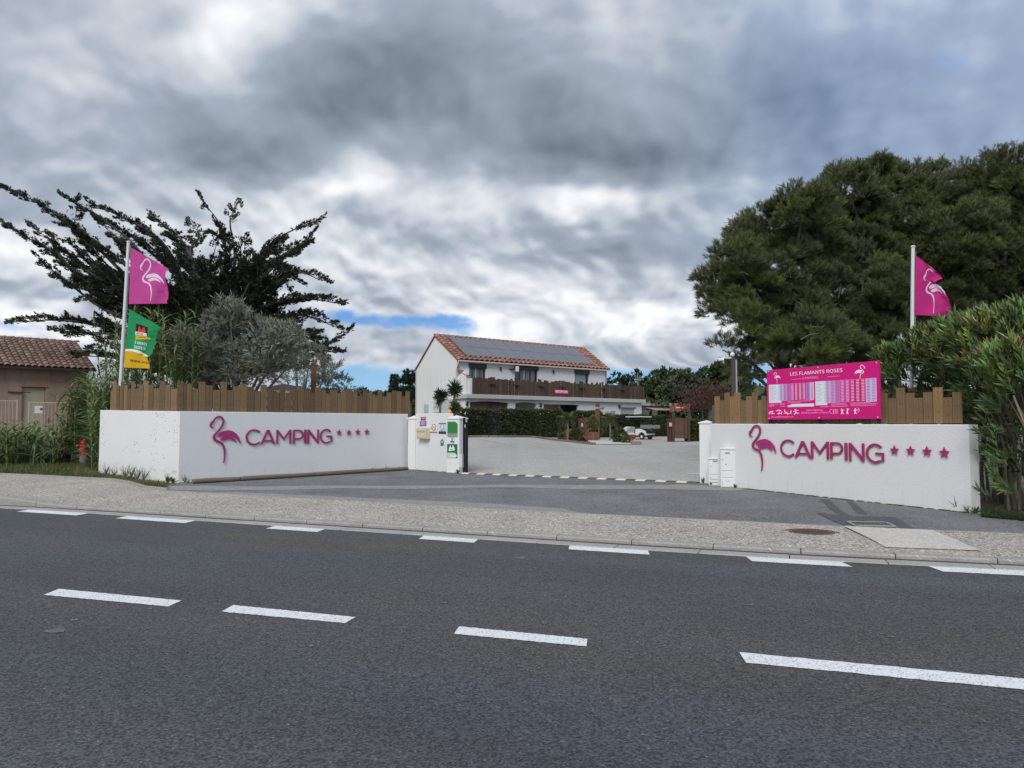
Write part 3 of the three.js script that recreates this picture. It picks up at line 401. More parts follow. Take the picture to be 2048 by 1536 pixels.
{
  const t = thing('board_fence', 'timber board fence on the wall behind the pink price board', 'fence', RW[0].clone().setY(0), RF.turn, 'board fences'), r = rng(61), z = -.12, base = rTop[0];
  const A = [[152, 183, 345], [185, 213, 370], [213, 244, 322], [244, 276, 345], [276, 310, 322], [310, 345, 370], [345, 382, 345], [382, 414, 320], [414, 442, 367], [442, 470, 345]], B = [[1170, 1215, 328], [1215, 1267, 357], [1267, 1320, 293], [1320, 1375, 325], [1375, 1433, 354], [1433, 1490, 320], [1490, 1550, 290], [1550, 1610, 352], [1610, 1667, 318]];
  const mid = []; for (let i = 0, x = 470; i < 17; i++) { const w = 30 + i * 1.3; mid.push([x, x + w, [372, 340, 362, 330, 350][i % 5] - i * .8]); x += w; if (x > 1150) break; }
  for (const [a, b, c] of [...A, ...mid.map(m => [m[0], Math.min(m[1], 1169), m[2]]), ...B]) { const p = RF.hit(1380 + a / 3.066, 680 + c / 3.066, z), q = RF.hit(1380 + b / 3.066, 680 + c / 3.066, z); if (q.x - p.x > .02) plank('board', woodWarm, t, p.x, q.x - .010, base + .006, (p.y + q.y) / 2, z + rr(r, -.014, .014), .022, r); }
  const e = RF.hit(1922, 800, z).x; for (const y of [.1, .3]) { const m = mesh('rail', box(e - .1, .08, .04, e / 2, 0, 0), woodPale[2], t); m.position.set(.02, base + y, z - .045); }
  plank('grey_board', woodSet(.12, .12, .13, 5, .2, 1), t, RF.hit(1423, 810, z).x - .02, RF.hit(1430, 810, z).x, base + .006, RF.hit(1426, 810, z).y, z - .05, .03, r);
}
// half-round timber beams lying along the foot of the left wall
{
  const logMat = mat(1, 1, 1, { map: tex(128, 512, (u, v) => { const a = fbm(u * 20, v * 3, 4, 3), m = sstep(.5, .7, fbm(u * 5, v * 8, 3, 5)); const k = .6 + a * .6; return [sr(.20 * k), sr(lerp(.165, .18, m) * k), sr(lerp(.115, .085, m) * k)]; }), roughness: .95 });
  const ends = [[385, 968.3], [480, 962.8], [629, 953.3], [816, 940.8]].map(([x, y]) => g(x, y)), r = rng(5);
  const labs = ['bark-stripped timber pole along the white wall, end nearest the pavement', 'middle one of three timber poles along the foot of the white wall', 'timber pole along the white wall, ending at the gate post'];
  for (let i = 0; i < 3; i++) { const a = ends[i], b = ends[i + 1], d = b.clone().sub(a), L = d.length() - .03, t = tube([V(0, 0, 0), V(L * .33, .004, .006), V(L * .66, -.002, -.005), V(L, 0, 0)], [.058, .062, .06, .055], 12);
    const m = mesh('timber_pole', merge([t, new THREE.CircleGeometry(.057, 12).rotateY(-Math.PI / 2), new THREE.CircleGeometry(.055, 12).rotateY(Math.PI / 2).translate(L, 0, 0)]), logMat); m.position.set(a.x, .068, a.z); m.rotation.y = Math.atan2(-d.z, d.x); setUD(m, labs[i], 'timber pole', 'timber poles along the wall'); }
}

// ---------------------------------------------------------------- raised lettering and flamingos
M.pinkSign = mat(.36, .030, .135, { roughness: .5 });
M.pinkWing = mat(.42, .028, .175, { roughness: .45 });
function ringArc(cx, cy, rx, ry, a0, a1, n, rev) { const o = []; for (let i = 0; i <= n; i++) { const a = lerp(a0, a1, (rev ? n - i : i) / n); o.push([cx + Math.cos(a) * rx, cy + Math.sin(a) * ry]); } return o; }
function glyph(ch) {                                            // outlines in a unit box
  const P = Math.PI, w = .118;
  if (ch === 'C') return poly([...ringArc(.56, .5, .56, .52, P * .235, P * 1.765, 40), ...ringArc(.56, .5, .56 - w, .52 - w, P * .235, P * 1.765, 40, true)]);
  if (ch === 'A') { const s = poly([[0, 0], [.425, 1], [.575, 1], [1, 0], [.855, 0], [.775, .19], [.225, .19], [.145, 0]]); s.holes.push(poly([[.275, .30], [.725, .30], [.5, .82]])); return s; }
  if (ch === 'M') return poly([[0, 0], [0, 1], [.11, 1], [.5, .43], [.89, 1], [1, 1], [1, 0], [.88, 0], [.88, .78], [.5, .24], [.12, .78], [.12, 0]]);
  if (ch === 'P') { const s = poly([[0, 0], [0, 1], ...ringArc(.55, .64, .45, .36, P / 2, -P / 2, 20), [.165, .28], [.165, 0]]); s.holes.push(poly([[.165, .885], ...ringArc(.55, .64, .29, .245, P / 2, -P / 2, 20), [.165, .395]])); return s; }
  if (ch === 'I') return poly([[0, 0], [0, 1], [1, 1], [1, 0]]);
  if (ch === 'N') return poly([[0, 0], [0, 1], [.145, 1], [.855, .25], [.855, 1], [1, 1], [1, 0], [.865, 0], [.145, .76], [.145, 0]]);
  if (ch === 'G') return poly([...ringArc(.5, .5, .5, .52, P * .235, P * 1.72, 40), [.98, .08], [.98, .55], [.52, .55], [.52, .44], [.86, .44], [.86, .14], ...ringArc(.5, .5, .5 - w, .52 - w, P * .235, P * 1.68, 40, true)]);
}
function starShape(r) { const p = []; for (let i = 0; i < 10; i++) { const a = Math.PI / 2 + i * Math.PI / 5, q = i % 2 ? r * .45 : r; p.push([Math.cos(a) * q, Math.sin(a) * q]); } return poly(p); }
function ribbon(pts, n = 60) { const c = new THREE.CatmullRomCurve3(pts.map(([x, y, w]) => V(x, y, w))), L = [], Rr = []; for (let i = 0; i <= n; i++) { const p = c.getPoint(i / n), t = c.getTangent(i / n), l = Math.hypot(t.x, t.y) || 1, nx = -t.y / l, ny = t.x / l, w = Math.max(1.5, p.z * .70) / 2; L.push([p.x + nx * w, p.y + ny * w]); Rr.unshift([p.x - nx * w, p.y - ny * w]); } return [...L, ...Rr]; }
const smoothPoly = (pts, n = 40) => new THREE.CatmullRomCurve3(pts.map(([x, y]) => V(x, y, 0)), true).getPoints(n).map(p => [p.x, p.y]);
// flamingo drawn in a 360 x 535 field (x right, y down)
const FLA = { neck: ribbon([[52, 138, 5], [30, 132, 14], [18, 112, 26], [24, 88, 36], [44, 66, 30], [58, 40, 18], [82, 18, 26], [118, 10, 25], [150, 34, 25], [157, 74, 28], [140, 120, 28], [104, 168, 26], [72, 204, 28], [56, 234, 36], [66, 268, 38], [98, 286, 32], [132, 300, 30], [160, 334, 30], [174, 386, 26], [178, 440, 20], [174, 495, 15], [168, 533, 12]]),
  wing: smoothPoly([[96, 216], [120, 192], [170, 172], [230, 166], [288, 190], [330, 236], [352, 290], [356, 322], [340, 296], [306, 256], [268, 228], [222, 216], [176, 222], [140, 230], [108, 236]]),
  under: smoothPoly([[126, 262], [150, 240], [190, 226], [232, 224], [270, 244], [296, 272], [306, 300], [280, 282], [244, 266], [206, 268], [176, 278], [146, 278]]) };
const flaGeo = (pts, sx, sy, dep) => extrude(poly(pts.map(([x, y]) => [x * sx, (535 - y) * sy])), dep, .003);
function wallSign(frame, wallName, gl, stars, fl) {
  const t = thing('camping_lettering', `raised pink CAMPING letters and four stars on ${wallName}`, 'lettering', frame.o.clone().setY(0), frame.turn, 'raised lettering');
  for (const [ch, x0, x1, y0, y1] of gl) { const b = frame.boxOf(x0, y0, x1, y1, .05), s = glyph(ch), sx = b.x1 - b.x0, sy = b.y1 - b.y0; const G = extrude(s, .014, .002, 16); G.applyMatrix4(new THREE.Matrix4().makeScale(sx, sy, 1)); G.translate(b.x0, b.y0, .022); G.computeVertexNormals(); mesh('letter', G, M.pinkSign, t); }
  for (const [x, y, r] of stars) { const c = frame.hit(x, y, .05), e = frame.hit(x, y - r, .05); mesh('star', extrude(starShape(e.y - c.y), .016, .002).translate(c.x, c.y, .022), M.pinkSign, t); }
  const b = frame.boxOf(...fl, .05), e = thing('flamingo_emblem', `raised pink flamingo emblem on ${wallName}`, 'emblem', frame.o.clone().setY(0), frame.turn, 'flamingo emblems'), sx = (b.x1 - b.x0) / 360, sy = (b.y1 - b.y0) / 535;
  for (const [n, p, m, d] of [['neck_and_leg', FLA.neck, M.pinkSign, .016], ['wing', FLA.wing, M.pinkWing, .013], ['wing_feathers', FLA.under, M.pinkWing, .011]]) mesh(n, flaGeo(p, sx, sy, d).translate(b.x0, b.y0, .022), m, e);
}
const z3 = (x0, x1, y0, y1) => [400 + x0 / 5.69, 400 + x1 / 5.69, 820 + y0 / 5.69, 820 + y1 / 5.69], z4 = (x0, x1, y0, y1) => [1480 + x0 / 4.6545, 1480 + x1 / 4.6545, 840 + y0 / 4.6545, 840 + y1 / 4.6545];
wallSign(LF, 'the long wall beside the timber poles', [['C', ...z3(525, 696, 222, 400)], ['A', ...z3(692, 864, 225, 390)], ['M', ...z3(875, 1042, 224, 384)], ['P', ...z3(1064, 1184, 224, 382)], ['I', ...z3(1190, 1216, 223, 381)], ['N', ...z3(1229, 1358, 222, 381)], ['G', ...z3(1370, 1514, 217, 380)]], [[1588, 257], [1700, 257], [1802, 252], [1905, 250]].map(([x, y]) => [400 + x / 5.69, 820 + y / 5.69, 6.6]), [400 + 105 / 5.69, 820 + 66 / 5.69, 400 + 470 / 5.69, 820 + 606 / 5.69]);
wallSign(RF, 'the wall beside the meter cabinets', [['C', ...z4(368, 502, 184, 342)], ['A', ...z4(500, 657, 196, 352)], ['M', ...z4(654, 820, 200, 362)], ['P', ...z4(834, 952, 207, 366)], ['I', ...z4(968, 992, 213, 373)], ['N', ...z4(1008, 1150, 215, 384)], ['G', ...z4(1166, 1336, 222, 400)]], [[1430, 282, 10], [1580, 287, 10.2], [1733, 293, 10.6], [1894, 306, 11.4]].map(([x, y, r]) => [1480 + x / 4.6545, 840 + y / 4.6545, r]), [1480 + 75 / 4.6545, 840 + 44 / 4.6545, 1480 + 330 / 4.6545, 840 + 476 / 4.6545]);
// ---------------------------------------------------------------- printed surfaces
function canvasTex(w, h, draw) { const c = document.createElement('canvas'); c.width = w; c.height = h; const x = c.getContext('2d'); draw(x, w, h); const t = new THREE.CanvasTexture(c); t.colorSpace = THREE.SRGBColorSpace; t.anisotropy = 8; return t; }
const printed = (t, o = {}) => new THREE.MeshStandardMaterial({ map: t, roughness: .55, ...o });
function panelGeo(x0, y0, x1, y1, z) { const G = new THREE.PlaneGeometry(x1 - x0, y1 - y0); G.translate((x0 + x1) / 2, (y0 + y1) / 2, z); return G; }
function drawFlamingo(x, ox, oy, w, h, flip) { const sx = w / 360, sy = h / 535, path = (p) => { x.beginPath(); p.forEach(([a, b], i) => { const X = ox + (flip ? 360 - a : a) * sx, Y = oy + b * sy; i ? x.lineTo(X, Y) : x.moveTo(X, Y); }); x.closePath(); x.fill(); }; path(FLA.neck); path(FLA.wing); path(FLA.under); }

// price board
{
  const corners = [[1533.5, 738], [1758.5, 724], [1762, 842], [1534, 836]], z = .03;
  const b = RF.boxOf(1533.5, 731, 1760, 839, z), tl = RF.hit(1533.5, 738, z), tr = RF.hit(1758.5, 724, z), bl = RF.hit(1534, 836, z), br = RF.hit(1761, 842, z);
  const x0 = (tl.x + bl.x) / 2, x1 = (tr.x + br.x) / 2, y1 = (tl.y + tr.y) / 2, y0 = (bl.y + br.y) / 2;
  const t = thing('price_board', 'large pink price board with white tables above the white wall', 'sign', RW[0].clone().setY(0), RF.turn);
  mesh('panel', chamfBox(x1 - x0, y1 - y0, .03, .003, (x0 + x1) / 2, y0, z - .018), mat(.60, .004, .19, { roughness: .5 }), t);
  const face = canvasTex(1600, 900, (x, w, h) => {
    x.fillStyle = '#e0007f'; x.fillRect(0, 0, w, h); x.fillStyle = '#fff'; x.textAlign = 'center';
    drawFlamingo(x, 115, 45, 110, 205, false); drawFlamingo(x, 1290, 40, 140, 250, true);
    x.strokeStyle = '#fff'; x.font = '78px sans-serif'; x.fillText('LES FLAMANTS ROSES', 755, 128);
    x.fillStyle = '#ffb9c8'; x.font = '54px sans-serif'; x.fillText('CAMPING', 685, 210); x.fillStyle = '#fff'; x.font = '30px sans-serif'; x.fillText('★★★★', 860, 203);
    x.fillRect(395, 196, 165, 3); x.fillRect(925, 192, 170, 3);
    const table = (X, Y, W, Hh, cols, rows, first, tones, tail) => { const cw = (W - first) / cols; x.fillStyle = '#eef2f6'; x.fillRect(X, Y, first, Hh + tail); x.fillRect(X, Y + Hh, first * 1.18, tail); x.fillStyle = '#9aa6ad'; for (let r = 0; r < rows; r++) { const y = Y + 26 + r * (Hh - 30) / rows; x.fillRect(X + 10, y, first * (.4 + .35 * ((r * 37 % 10) / 10)), 5); x.fillRect(X + first * .84, y, first * .12, 5); }
      for (let c = 0; c < cols; c++) { x.fillStyle = tones[c]; x.fillRect(X + first + c * cw, Y, cw + 1, Hh); x.fillStyle = tones[c] === '#e0007f' ? '#fff' : (tones[c] === '#e04aa6' || tones[c] === '#d9409f' ? '#ffe4f4' : '#7e5a8c'); for (let r = 0; r < rows; r++) { const y = Y + 26 + r * (Hh - 30) / rows; x.fillRect(X + first + c * cw + cw * .22, y, cw * .56, 8); } x.fillRect(X + first + c * cw + cw * .1, Y + 6, cw * .8, 4); } };
    table(32, 268, 700, 300, 9, 14, 172, ['#e6c8ee', '#e3a3da', '#e07cc4', '#e04aa6', '#e0007f', '#e0007f', '#d9409f', '#e07cc4', '#efdcf6'], 32);
    table(752, 262, 810, 370, 10, 14, 142, ['#e6bfe8', '#e3a6dc', '#e07cc4', '#e04aa6', '#e04aa6', '#e0007f', '#e0007f', '#e0007f', '#e6bfe8', '#e6c8ee'], 34);
    x.fillStyle = '#f7c2e2'; for (const [X, Y, W] of [[32, 622, 150], [32, 640, 90], [32, 660, 80], [205, 610, 90], [205, 632, 80], [205, 660, 90], [330, 580, 370], [330, 604, 200], [820, 690, 130], [970, 645, 200], [970, 665, 220], [970, 690, 230], [1230, 640, 260], [1230, 660, 340], [1230, 684, 320]]) x.fillRect(X, Y, W, 6);
    x.fillStyle = '#f4f6fa'; x.fillRect(330, 650, 400, 32); x.fillRect(385, 630, 345, 40);
    // pictograms: swimmer, parasol, seesaw, dancer, plate and cutlery, dancing pair, archer
    x.fillStyle = x.strokeStyle = '#fff'; x.lineCap = 'round'; x.lineJoin = 'round'; const dot = (X, Y, r) => { x.beginPath(); x.arc(X, Y, r, 0, 7); x.fill(); }, ln = (lw, ...p) => { x.lineWidth = lw; x.beginPath(); p.forEach(([a, b], i) => i ? x.lineTo(a, b) : x.moveTo(a, b)); x.stroke(); };
    dot(88, 752, 11); ln(13, [30, 770], [60, 755], [85, 778]); ln(9, [22, 798], [45, 788], [70, 798], [95, 788], [115, 798]);
    ln(14, [150, 748], [185, 730], [225, 748]); ln(6, [188, 735], [200, 790]); ln(12, [170, 790], [225, 790], [240, 770]); ln(8, [185, 800], [180, 812]); ln(8, [225, 800], [230, 812]);
    dot(282, 735, 9); ln(12, [282, 750], [290, 772], [315, 778]); ln(8, [270, 790], [385, 800]); ln(10, [330, 780], [330, 815]); dot(382, 750, 9); ln(12, [382, 765], [375, 785]);
    dot(452, 732, 11); ln(14, [452, 748], [456, 778]); ln(9, [420, 765], [452, 752], [490, 745]); ln(11, [456, 778], [432, 815]); ln(11, [456, 778], [486, 800], [500, 790]);
    x.fillStyle = '#ffc4d0'; x.font = '40px sans-serif'; x.fillText('Saint-Nazaire', 735, 758); x.font = '40px sans-serif'; x.fillText('Méditerranée / France', 738, 802);
    x.strokeStyle = '#ffd3dc'; x.lineWidth = 6; x.beginPath(); x.arc(985, 772, 36, 1.6, 4.6); x.stroke(); ln(8, [1000, 738], [1000, 810]); ln(8, [1026, 738], [1026, 810]); ln(8, [1050, 738], [1050, 810]);
    x.strokeStyle = x.fillStyle = '#fff'; dot(1112, 742, 10); ln(16, [1112, 758], [1120, 785]); ln(11, [1120, 785], [1105, 815]); ln(11, [1120, 785], [1135, 815]); ln(8, [1112, 762], [1150, 755]); dot(1190, 738, 10); ln(15, [1190, 755], [1186, 785]); ln(10, [1186, 785], [1178, 815]); ln(10, [1186, 785], [1198, 815]); ln(8, [1190, 760], [1210, 735]);
    dot(1290, 740, 10); ln(16, [1290, 756], [1290, 785]); ln(10, [1290, 785], [1280, 815]); ln(10, [1290, 785], [1302, 815]); ln(8, [1268, 765], [1290, 760], [1330, 755]); x.lineWidth = 5; x.beginPath(); x.arc(1300, 760, 42, -1, 1); x.stroke();
    x.fillStyle = '#fff'; x.font = '22px sans-serif'; x.textAlign = 'left'; x.fillText('www.campinglesflamantsroses.com', 62, 862);
  });
  mesh('printed_face', panelGeo(x0 + .004, y0 + .004, x1 - .004, y1 - .004, z), printed(face, { roughness: .45 }), t);
  for (const px of [1541, 1638, 1757]) { const x = RF.hit(px, 840, z - .06).x; mesh('post', box(.05, y1 - rTop[0] - .1, .05, x, rTop[0] - .002, z - .065), mat(.05, .03, .03), t); }
  for (const [u, v] of [[.02, .03], [.5, .03], [.98, .03], [.02, .97], [.98, .97], [.5, .97]]) mesh('screw', cyl(.012, .012, .006, 8).rotateX(Math.PI / 2).translate(lerp(x0, x1, u), lerp(y0, y1, v), z), M.whitePlain, t);
}

// ---------------------------------------------------------------- flagpoles and flags
const poleMat = mat(.72, .72, .71, { roughness: .35, metalness: .1 });
function flagpole(top, foot, r, label) { const t = thing('flagpole', label, 'flagpole', foot.clone()), d = top.clone().sub(foot), L = d.length(), q = aim(d); t.quaternion.copy(q); mesh('pole', cyl(r, r * .85, L, 14), poleMat, t); mesh('cap', cyl(r * 1.25, r * .9, .03, 12, 0, L, 0), poleMat, t); mesh('foot_plate', cyl(r * 2.6, r * 2.6, .03, 12), poleMat, t); mesh('halyard', cyl(.004, .004, L - .9, 4, r + .02, .8, 0), mat(.6, .6, .6), t); return t; }
const LD = 23.4, RD = 17.0;
{ const top = at(257, 484, LD), low = at(240.5, 775, LD), k = top.clone().sub(low).multiplyScalar(1 / (top.y - low.y)); flagpole(top, low.clone().addScaledVector(k, -low.y - .02), .055, 'leaning grey flagpole with a pink and a green flag'); }
{ const top = at(1826, 494, RD), low = at(1824, 700, RD), k = top.clone().sub(low).multiplyScalar(1 / (top.y - low.y)); flagpole(top, low.clone().addScaledVector(k, -low.y - .02), .045, 'white flagpole rising from the oleanders with one torn flag'); }
function flagMesh(name, left, right, depth, texture, label, wave, seed, parts) {
  const nu = 30, nv = 36, pos = [], uv = [], idx = [], r = rng(seed), pick = (L, v) => { for (let i = 0; i < L.length - 1; i++) if (v <= L[i + 1][0]) { const t = (v - L[i][0]) / (L[i + 1][0] - L[i][0]); return [lerp(L[i][1], L[i + 1][1], t), lerp(L[i][2], L[i + 1][2], t)]; } const e = L[L.length - 1]; return [e[1], e[2]]; };
  const full = Math.max(...right.map(k => k[1])) ;
  for (let j = 0; j <= nv; j++) { const v = j / nv, a = pick(left, v), b = pick(right, v); for (let i = 0; i <= nu; i++) { const u = i / nu, fray = i === nu ? rr(r, -1.1, .6) : 0, x = lerp(a[0], b[0], u) + fray, y = lerp(a[1], b[1], u); const w = Math.sin(u * 7 + v * 5.2 + seed) * .055 * u * wave + Math.sin(u * 13 - v * 9 + seed * 2) * .022 * u * wave + (fbm(u * 5, v * 5 + seed, 3) - .5) * .07 * u; const p = at(x, y, depth + w - .05 * u); pos.push(p.x, p.y, p.z); uv.push((x - a[0]) / (full - a[0]), 1 - v); } }
  for (let j = 0; j < nv; j++) for (let i = 0; i < nu; i++) { const a = j * (nu + 1) + i, b = a + nu + 1; idx.push(a, b, a + 1, b, b + 1, a + 1); }
  const G = new THREE.BufferGeometry(); G.setAttribute('position', new THREE.Float32BufferAttribute(pos, 3)); G.setAttribute('uv', new THREE.Float32BufferAttribute(uv, 2)); G.setIndex(idx); G.computeVertexNormals();
  const m = mesh(name, G, new THREE.MeshPhysicalMaterial({ map: texture, roughness: .9, side: THREE.DoubleSide, transmission: .25, thickness: 0 })); return setUD(m, label, 'flag', 'flags on the poles');
}
const cloth = (x, w, h, base, k = .08) => { x.fillStyle = base; x.fillRect(0, 0, w, h); const r = rng(4); for (let i = 0; i < 900; i++) { x.fillStyle = r() > .5 ? `rgba(255,255,255,${k * r() * .5})` : `rgba(60,0,40,${k * r() * .5})`; x.fillRect(r() * w, r() * h, rr(r, 2, 30), rr(r, 1, 3)); } };
const pinkFlagTex = canvasTex(512, 512, (x, w, h) => { cloth(x, w, h, '#d0489c'); x.fillStyle = '#f3dcec'; x.save(); x.transform(1, -.30, 0, 1, 0, 0); drawFlamingo(x, 118, 80, 335, 490, false); x.restore(); });
flagMesh('flag', [[0, 262, 495], [1, 257.5, 608]], [[0, 338, 538], [.1, 331, 545], [.3, 331.5, 560], [.6, 336.5, 578], [.85, 337, 594], [1, 334, 607]], LD - .05, pinkFlagTex, 'pink flag with white flamingo flying over the green flag', 1, 3);
const acsi = canvasTex(512, 640, (x, w, h) => {
  cloth(x, w, h, '#12985a'); x.fillStyle = '#fff'; x.beginPath(); x.moveTo(0, 440); x.bezierCurveTo(120, 395, 230, 400, 360, 440); x.lineTo(360, 520); x.lineTo(0, 520); x.fill(); x.fillStyle = '#e9b50e'; x.beginPath(); x.moveTo(0, 462); x.bezierCurveTo(110, 418, 240, 430, 512, 480); x.lineTo(512, 640); x.lineTo(0, 640); x.fill();
  x.save(); x.transform(1, -.22, 0, 1, 0, 30); x.fillStyle = '#1b1512'; x.fillRect(120, 110, 178, 120); x.fillStyle = '#e2402e'; x.beginPath(); x.moveTo(150, 200); x.lineTo(165, 130); x.lineTo(205, 180); x.lineTo(240, 120); x.lineTo(270, 190); x.lineTo(225, 215); x.fill(); x.fillStyle = '#f4f1e8'; x.fillRect(118, 205, 168, 44); x.fillStyle = '#1b1512'; x.font = 'bold 44px sans-serif'; x.fillText('ACSI', 135, 243); x.fillStyle = '#edbd1d'; x.fillRect(128, 255, 215, 48); x.fillStyle = '#6d5210'; x.font = 'bold 24px sans-serif'; x.fillText('CAMPING', 160, 288); x.restore();
  x.fillStyle = '#eef6ee'; x.font = 'bold 44px sans-serif'; x.save(); x.transform(1, -.06, 0, 1, 0, 12); x.fillText('3 ANNTE', 118, 345); x.fillText('INSPE\'D', 112, 395); x.restore(); x.fillStyle = '#20190a'; x.font = 'bold 58px sans-serif'; x.fillText('www.acsi', 78, 570);
});
flagMesh('flag', [[0, 258.5, 618], [1, 247.5, 735]], [[0, 323.5, 655], [.12, 314, 666], [.2, 315, 671], [.32, 310, 679], [.42, 314, 684], [.5, 308, 693], [.62, 304, 706], [.66, 299, 713], [.72, 293, 713], [.8, 297, 721], [1, 300.5, 737]], LD - .05, acsi, 'torn green flag with yellow lower band and black lettering', .8, 5);
const pinkFlagTex2 = canvasTex(512, 512, (x, w, h) => { cloth(x, w, h, '#c81f7e', .1); x.fillStyle = '#ecd3e4'; x.save(); x.transform(1, -.26, 0, 1, 0, 0); drawFlamingo(x, 110, 100, 320, 460, false); x.fillStyle = '#c81f7e'; x.fillRect(165, 130, 130, 70); x.fillRect(150, 200, 120, 26); x.restore(); });
flagMesh('flag', [[0, 1830.5, 510], [1, 1829.5, 630]], [[0, 1872, 541], [.1, 1882, 550], [.17, 1885, 557], [.22, 1874, 561.5], [.27, 1870, 564.5], [.33, 1882, 573], [.5, 1894, 590], [.62, 1897, 598], [.8, 1903, 613], [.9, 1902, 622], [1, 1893, 632]], RD - .05, pinkFlagTex2, 'torn pink flag with white flamingo above the oleander hedge', 1, 8);

// ---------------------------------------------------------------- plaques and letter box
const zp = (x0, y0, x1, y1) => [800 + x0 / 10.24, 810 + y0 / 10.24, 800 + x1 / 10.24, 810 + y1 / 10.24];
function plaque(frame, box4, edge, draw, label, name = 'plaque', cut) {
  const b = frame.boxOf(...zp(...box4), .015), w = b.x1 - b.x0, h = b.y1 - b.y0, t = thing(name, label, name === 'plaque' ? 'plaque' : 'sign', frame.world((b.x0 + b.x1) / 2, 0, 0).setY(b.y0), frame.turn);
  if (cut) { const s = poly([[-w / 2, 0], [w / 2, 0], [w / 2, h * .86], [w * .26, h], [-w / 2, h]]); mesh('panel', extrude(s, .012).translate(0, 0, .003), edge, t); const fg = new THREE.ShapeGeometry(s).translate(0, 0, .018), uv = fg.attributes.uv; for (let i = 0; i < uv.count; i++) uv.setXY(i, uv.getX(i) / w + .5, uv.getY(i) / h); mesh('printed_face', fg, printed(canvasTex(160, 160 * h / w | 0, draw)), t); }
  else { mesh('panel', box(w, h, .012, 0, 0, .009), edge, t); mesh('printed_face', panelGeo(-w / 2 + .002, .002, w / 2 - .002, h - .002, .018), printed(canvasTex(160, Math.max(40, 160 * h / w | 0), draw)), t); }
  return t;
}
const fillBg = (x, w, h, c) => { x.fillStyle = c; x.fillRect(0, 0, w, h); };
const txt = (x, s, px, py, font, c) => { x.fillStyle = c; x.font = font; x.textAlign = 'center'; x.fillText(s, px, py); };
plaque(PF, [425, 240, 522, 312], mat(.35, .04, .08), (x, w, h) => { fillBg(x, w, h, '#a8324c'); txt(x, '178', w / 2, h * .74, 'bold 66px sans-serif', '#e8c8d0'); }, 'small dark red house number plate above the purple plate', 'number_plate');
plaque(PF, [403, 330, 535, 430], mat(.22, .12, .40), (x, w, h) => { fillBg(x, w, h, '#8a63b8'); txt(x, '5201', w / 2, h * .72, '54px sans-serif', '#f0e8fa'); }, 'purple number plate above the cream letter box', 'number_plate');
plaque(PF, [600, 385, 760, 566], mat(.72, .69, .64), (x, w, h) => { fillBg(x, w, h, '#ece8e0'); x.lineWidth = 10; x.strokeStyle = '#b4573a'; x.beginPath(); x.arc(w * .6, h * .38, 36, 0, 7); x.stroke(); x.lineWidth = 7; x.beginPath(); x.moveTo(w * .66, h * .52); x.lineTo(w * .85, h * .72); x.stroke(); x.fillStyle = '#d98a5a'; x.beginPath(); x.arc(w * .6, h * .38, 12, 0, 7); x.fill(); txt(x, 'TQ', w * .25, h * .6, 'bold 34px sans-serif', '#8a6a60'); x.fillStyle = '#8b7d70'; x.fillRect(0, h - 10, w, 10); }, 'cream quality plaque with a brown ring emblem');
plaque(PF, [790, 365, 945, 590], mat(.6, .62, .66), (x, w, h) => { fillBg(x, w, h, '#d8dfea'); x.fillStyle = '#5c6c8a'; x.fillRect(4, 0, w - 8, 14); x.lineWidth = 9; x.strokeStyle = '#7b8fae'; x.beginPath(); x.arc(w * .47, h * .37, 36, 0, 7); x.stroke(); x.beginPath(); x.moveTo(w * .6, h * .5); x.lineTo(w * .86, h * .6); x.stroke(); x.fillStyle = '#8fa0bb'; x.fillRect(20, h * .7, w - 40, 6); x.fillRect(20, h * .76, w - 40, 5); x.fillStyle = '#2b3350'; x.fillRect(0, h - 26, w, 26); }, 'pale blue quality plaque with a dark lower band');
plaque(PF, [815, 640, 915, 830], mat(.7, .72, .7), (x, w, h) => { fillBg(x, w, h, '#e6eae6'); x.fillStyle = '#2f8a6c'; x.beginPath(); x.moveTo(24, 215); x.lineTo(24, 90); x.lineTo(80, 34); x.lineTo(136, 90); x.lineTo(136, 215); x.fill(); x.fillStyle = '#d9efe6'; x.beginPath(); x.arc(80, 100, 18, 0, 7); x.fill(); x.fillStyle = '#49685e'; x.fillRect(10, 232, 140, 12); x.strokeStyle = '#777'; x.lineWidth = 8; x.beginPath(); x.arc(80, 250, 60, .5, 2.6); x.stroke(); }, 'small white plaque with a green house-shaped emblem');
plaque(BF, [972, 340, 1175, 650], mat(.05, .2, .06), (x, w, h) => { fillBg(x, w, h, '#2f7f3a'); x.fillStyle = '#27702f'; x.fillRect(20, h * .28, w - 40, 3); x.fillRect(20, h * .46, w - 40, 3); x.fillStyle = '#8f9a90'; x.fillRect(0, h * .78, w, h * .22); x.fillStyle = '#66706a'; x.fillRect(24, h * .86, w - 48, 4); }, 'plain green plaque with one cut corner and grey foot', 'plaque', true);
plaque(BF, [1028, 665, 1110, 772], mat(.6, .62, .64), (x, w, h) => { fillBg(x, w, h, '#dde3e6'); x.fillStyle = '#41606a'; x.fillRect(4, 4, w - 8, 22); x.beginPath(); x.arc(w / 2, h * .45, 30, 0, 7); x.fill(); x.fillStyle = '#3c4a55'; x.fillRect(4, h - 56, w - 8, 46); }, 'tiny grey sticker between the two green signs', 'sticker');
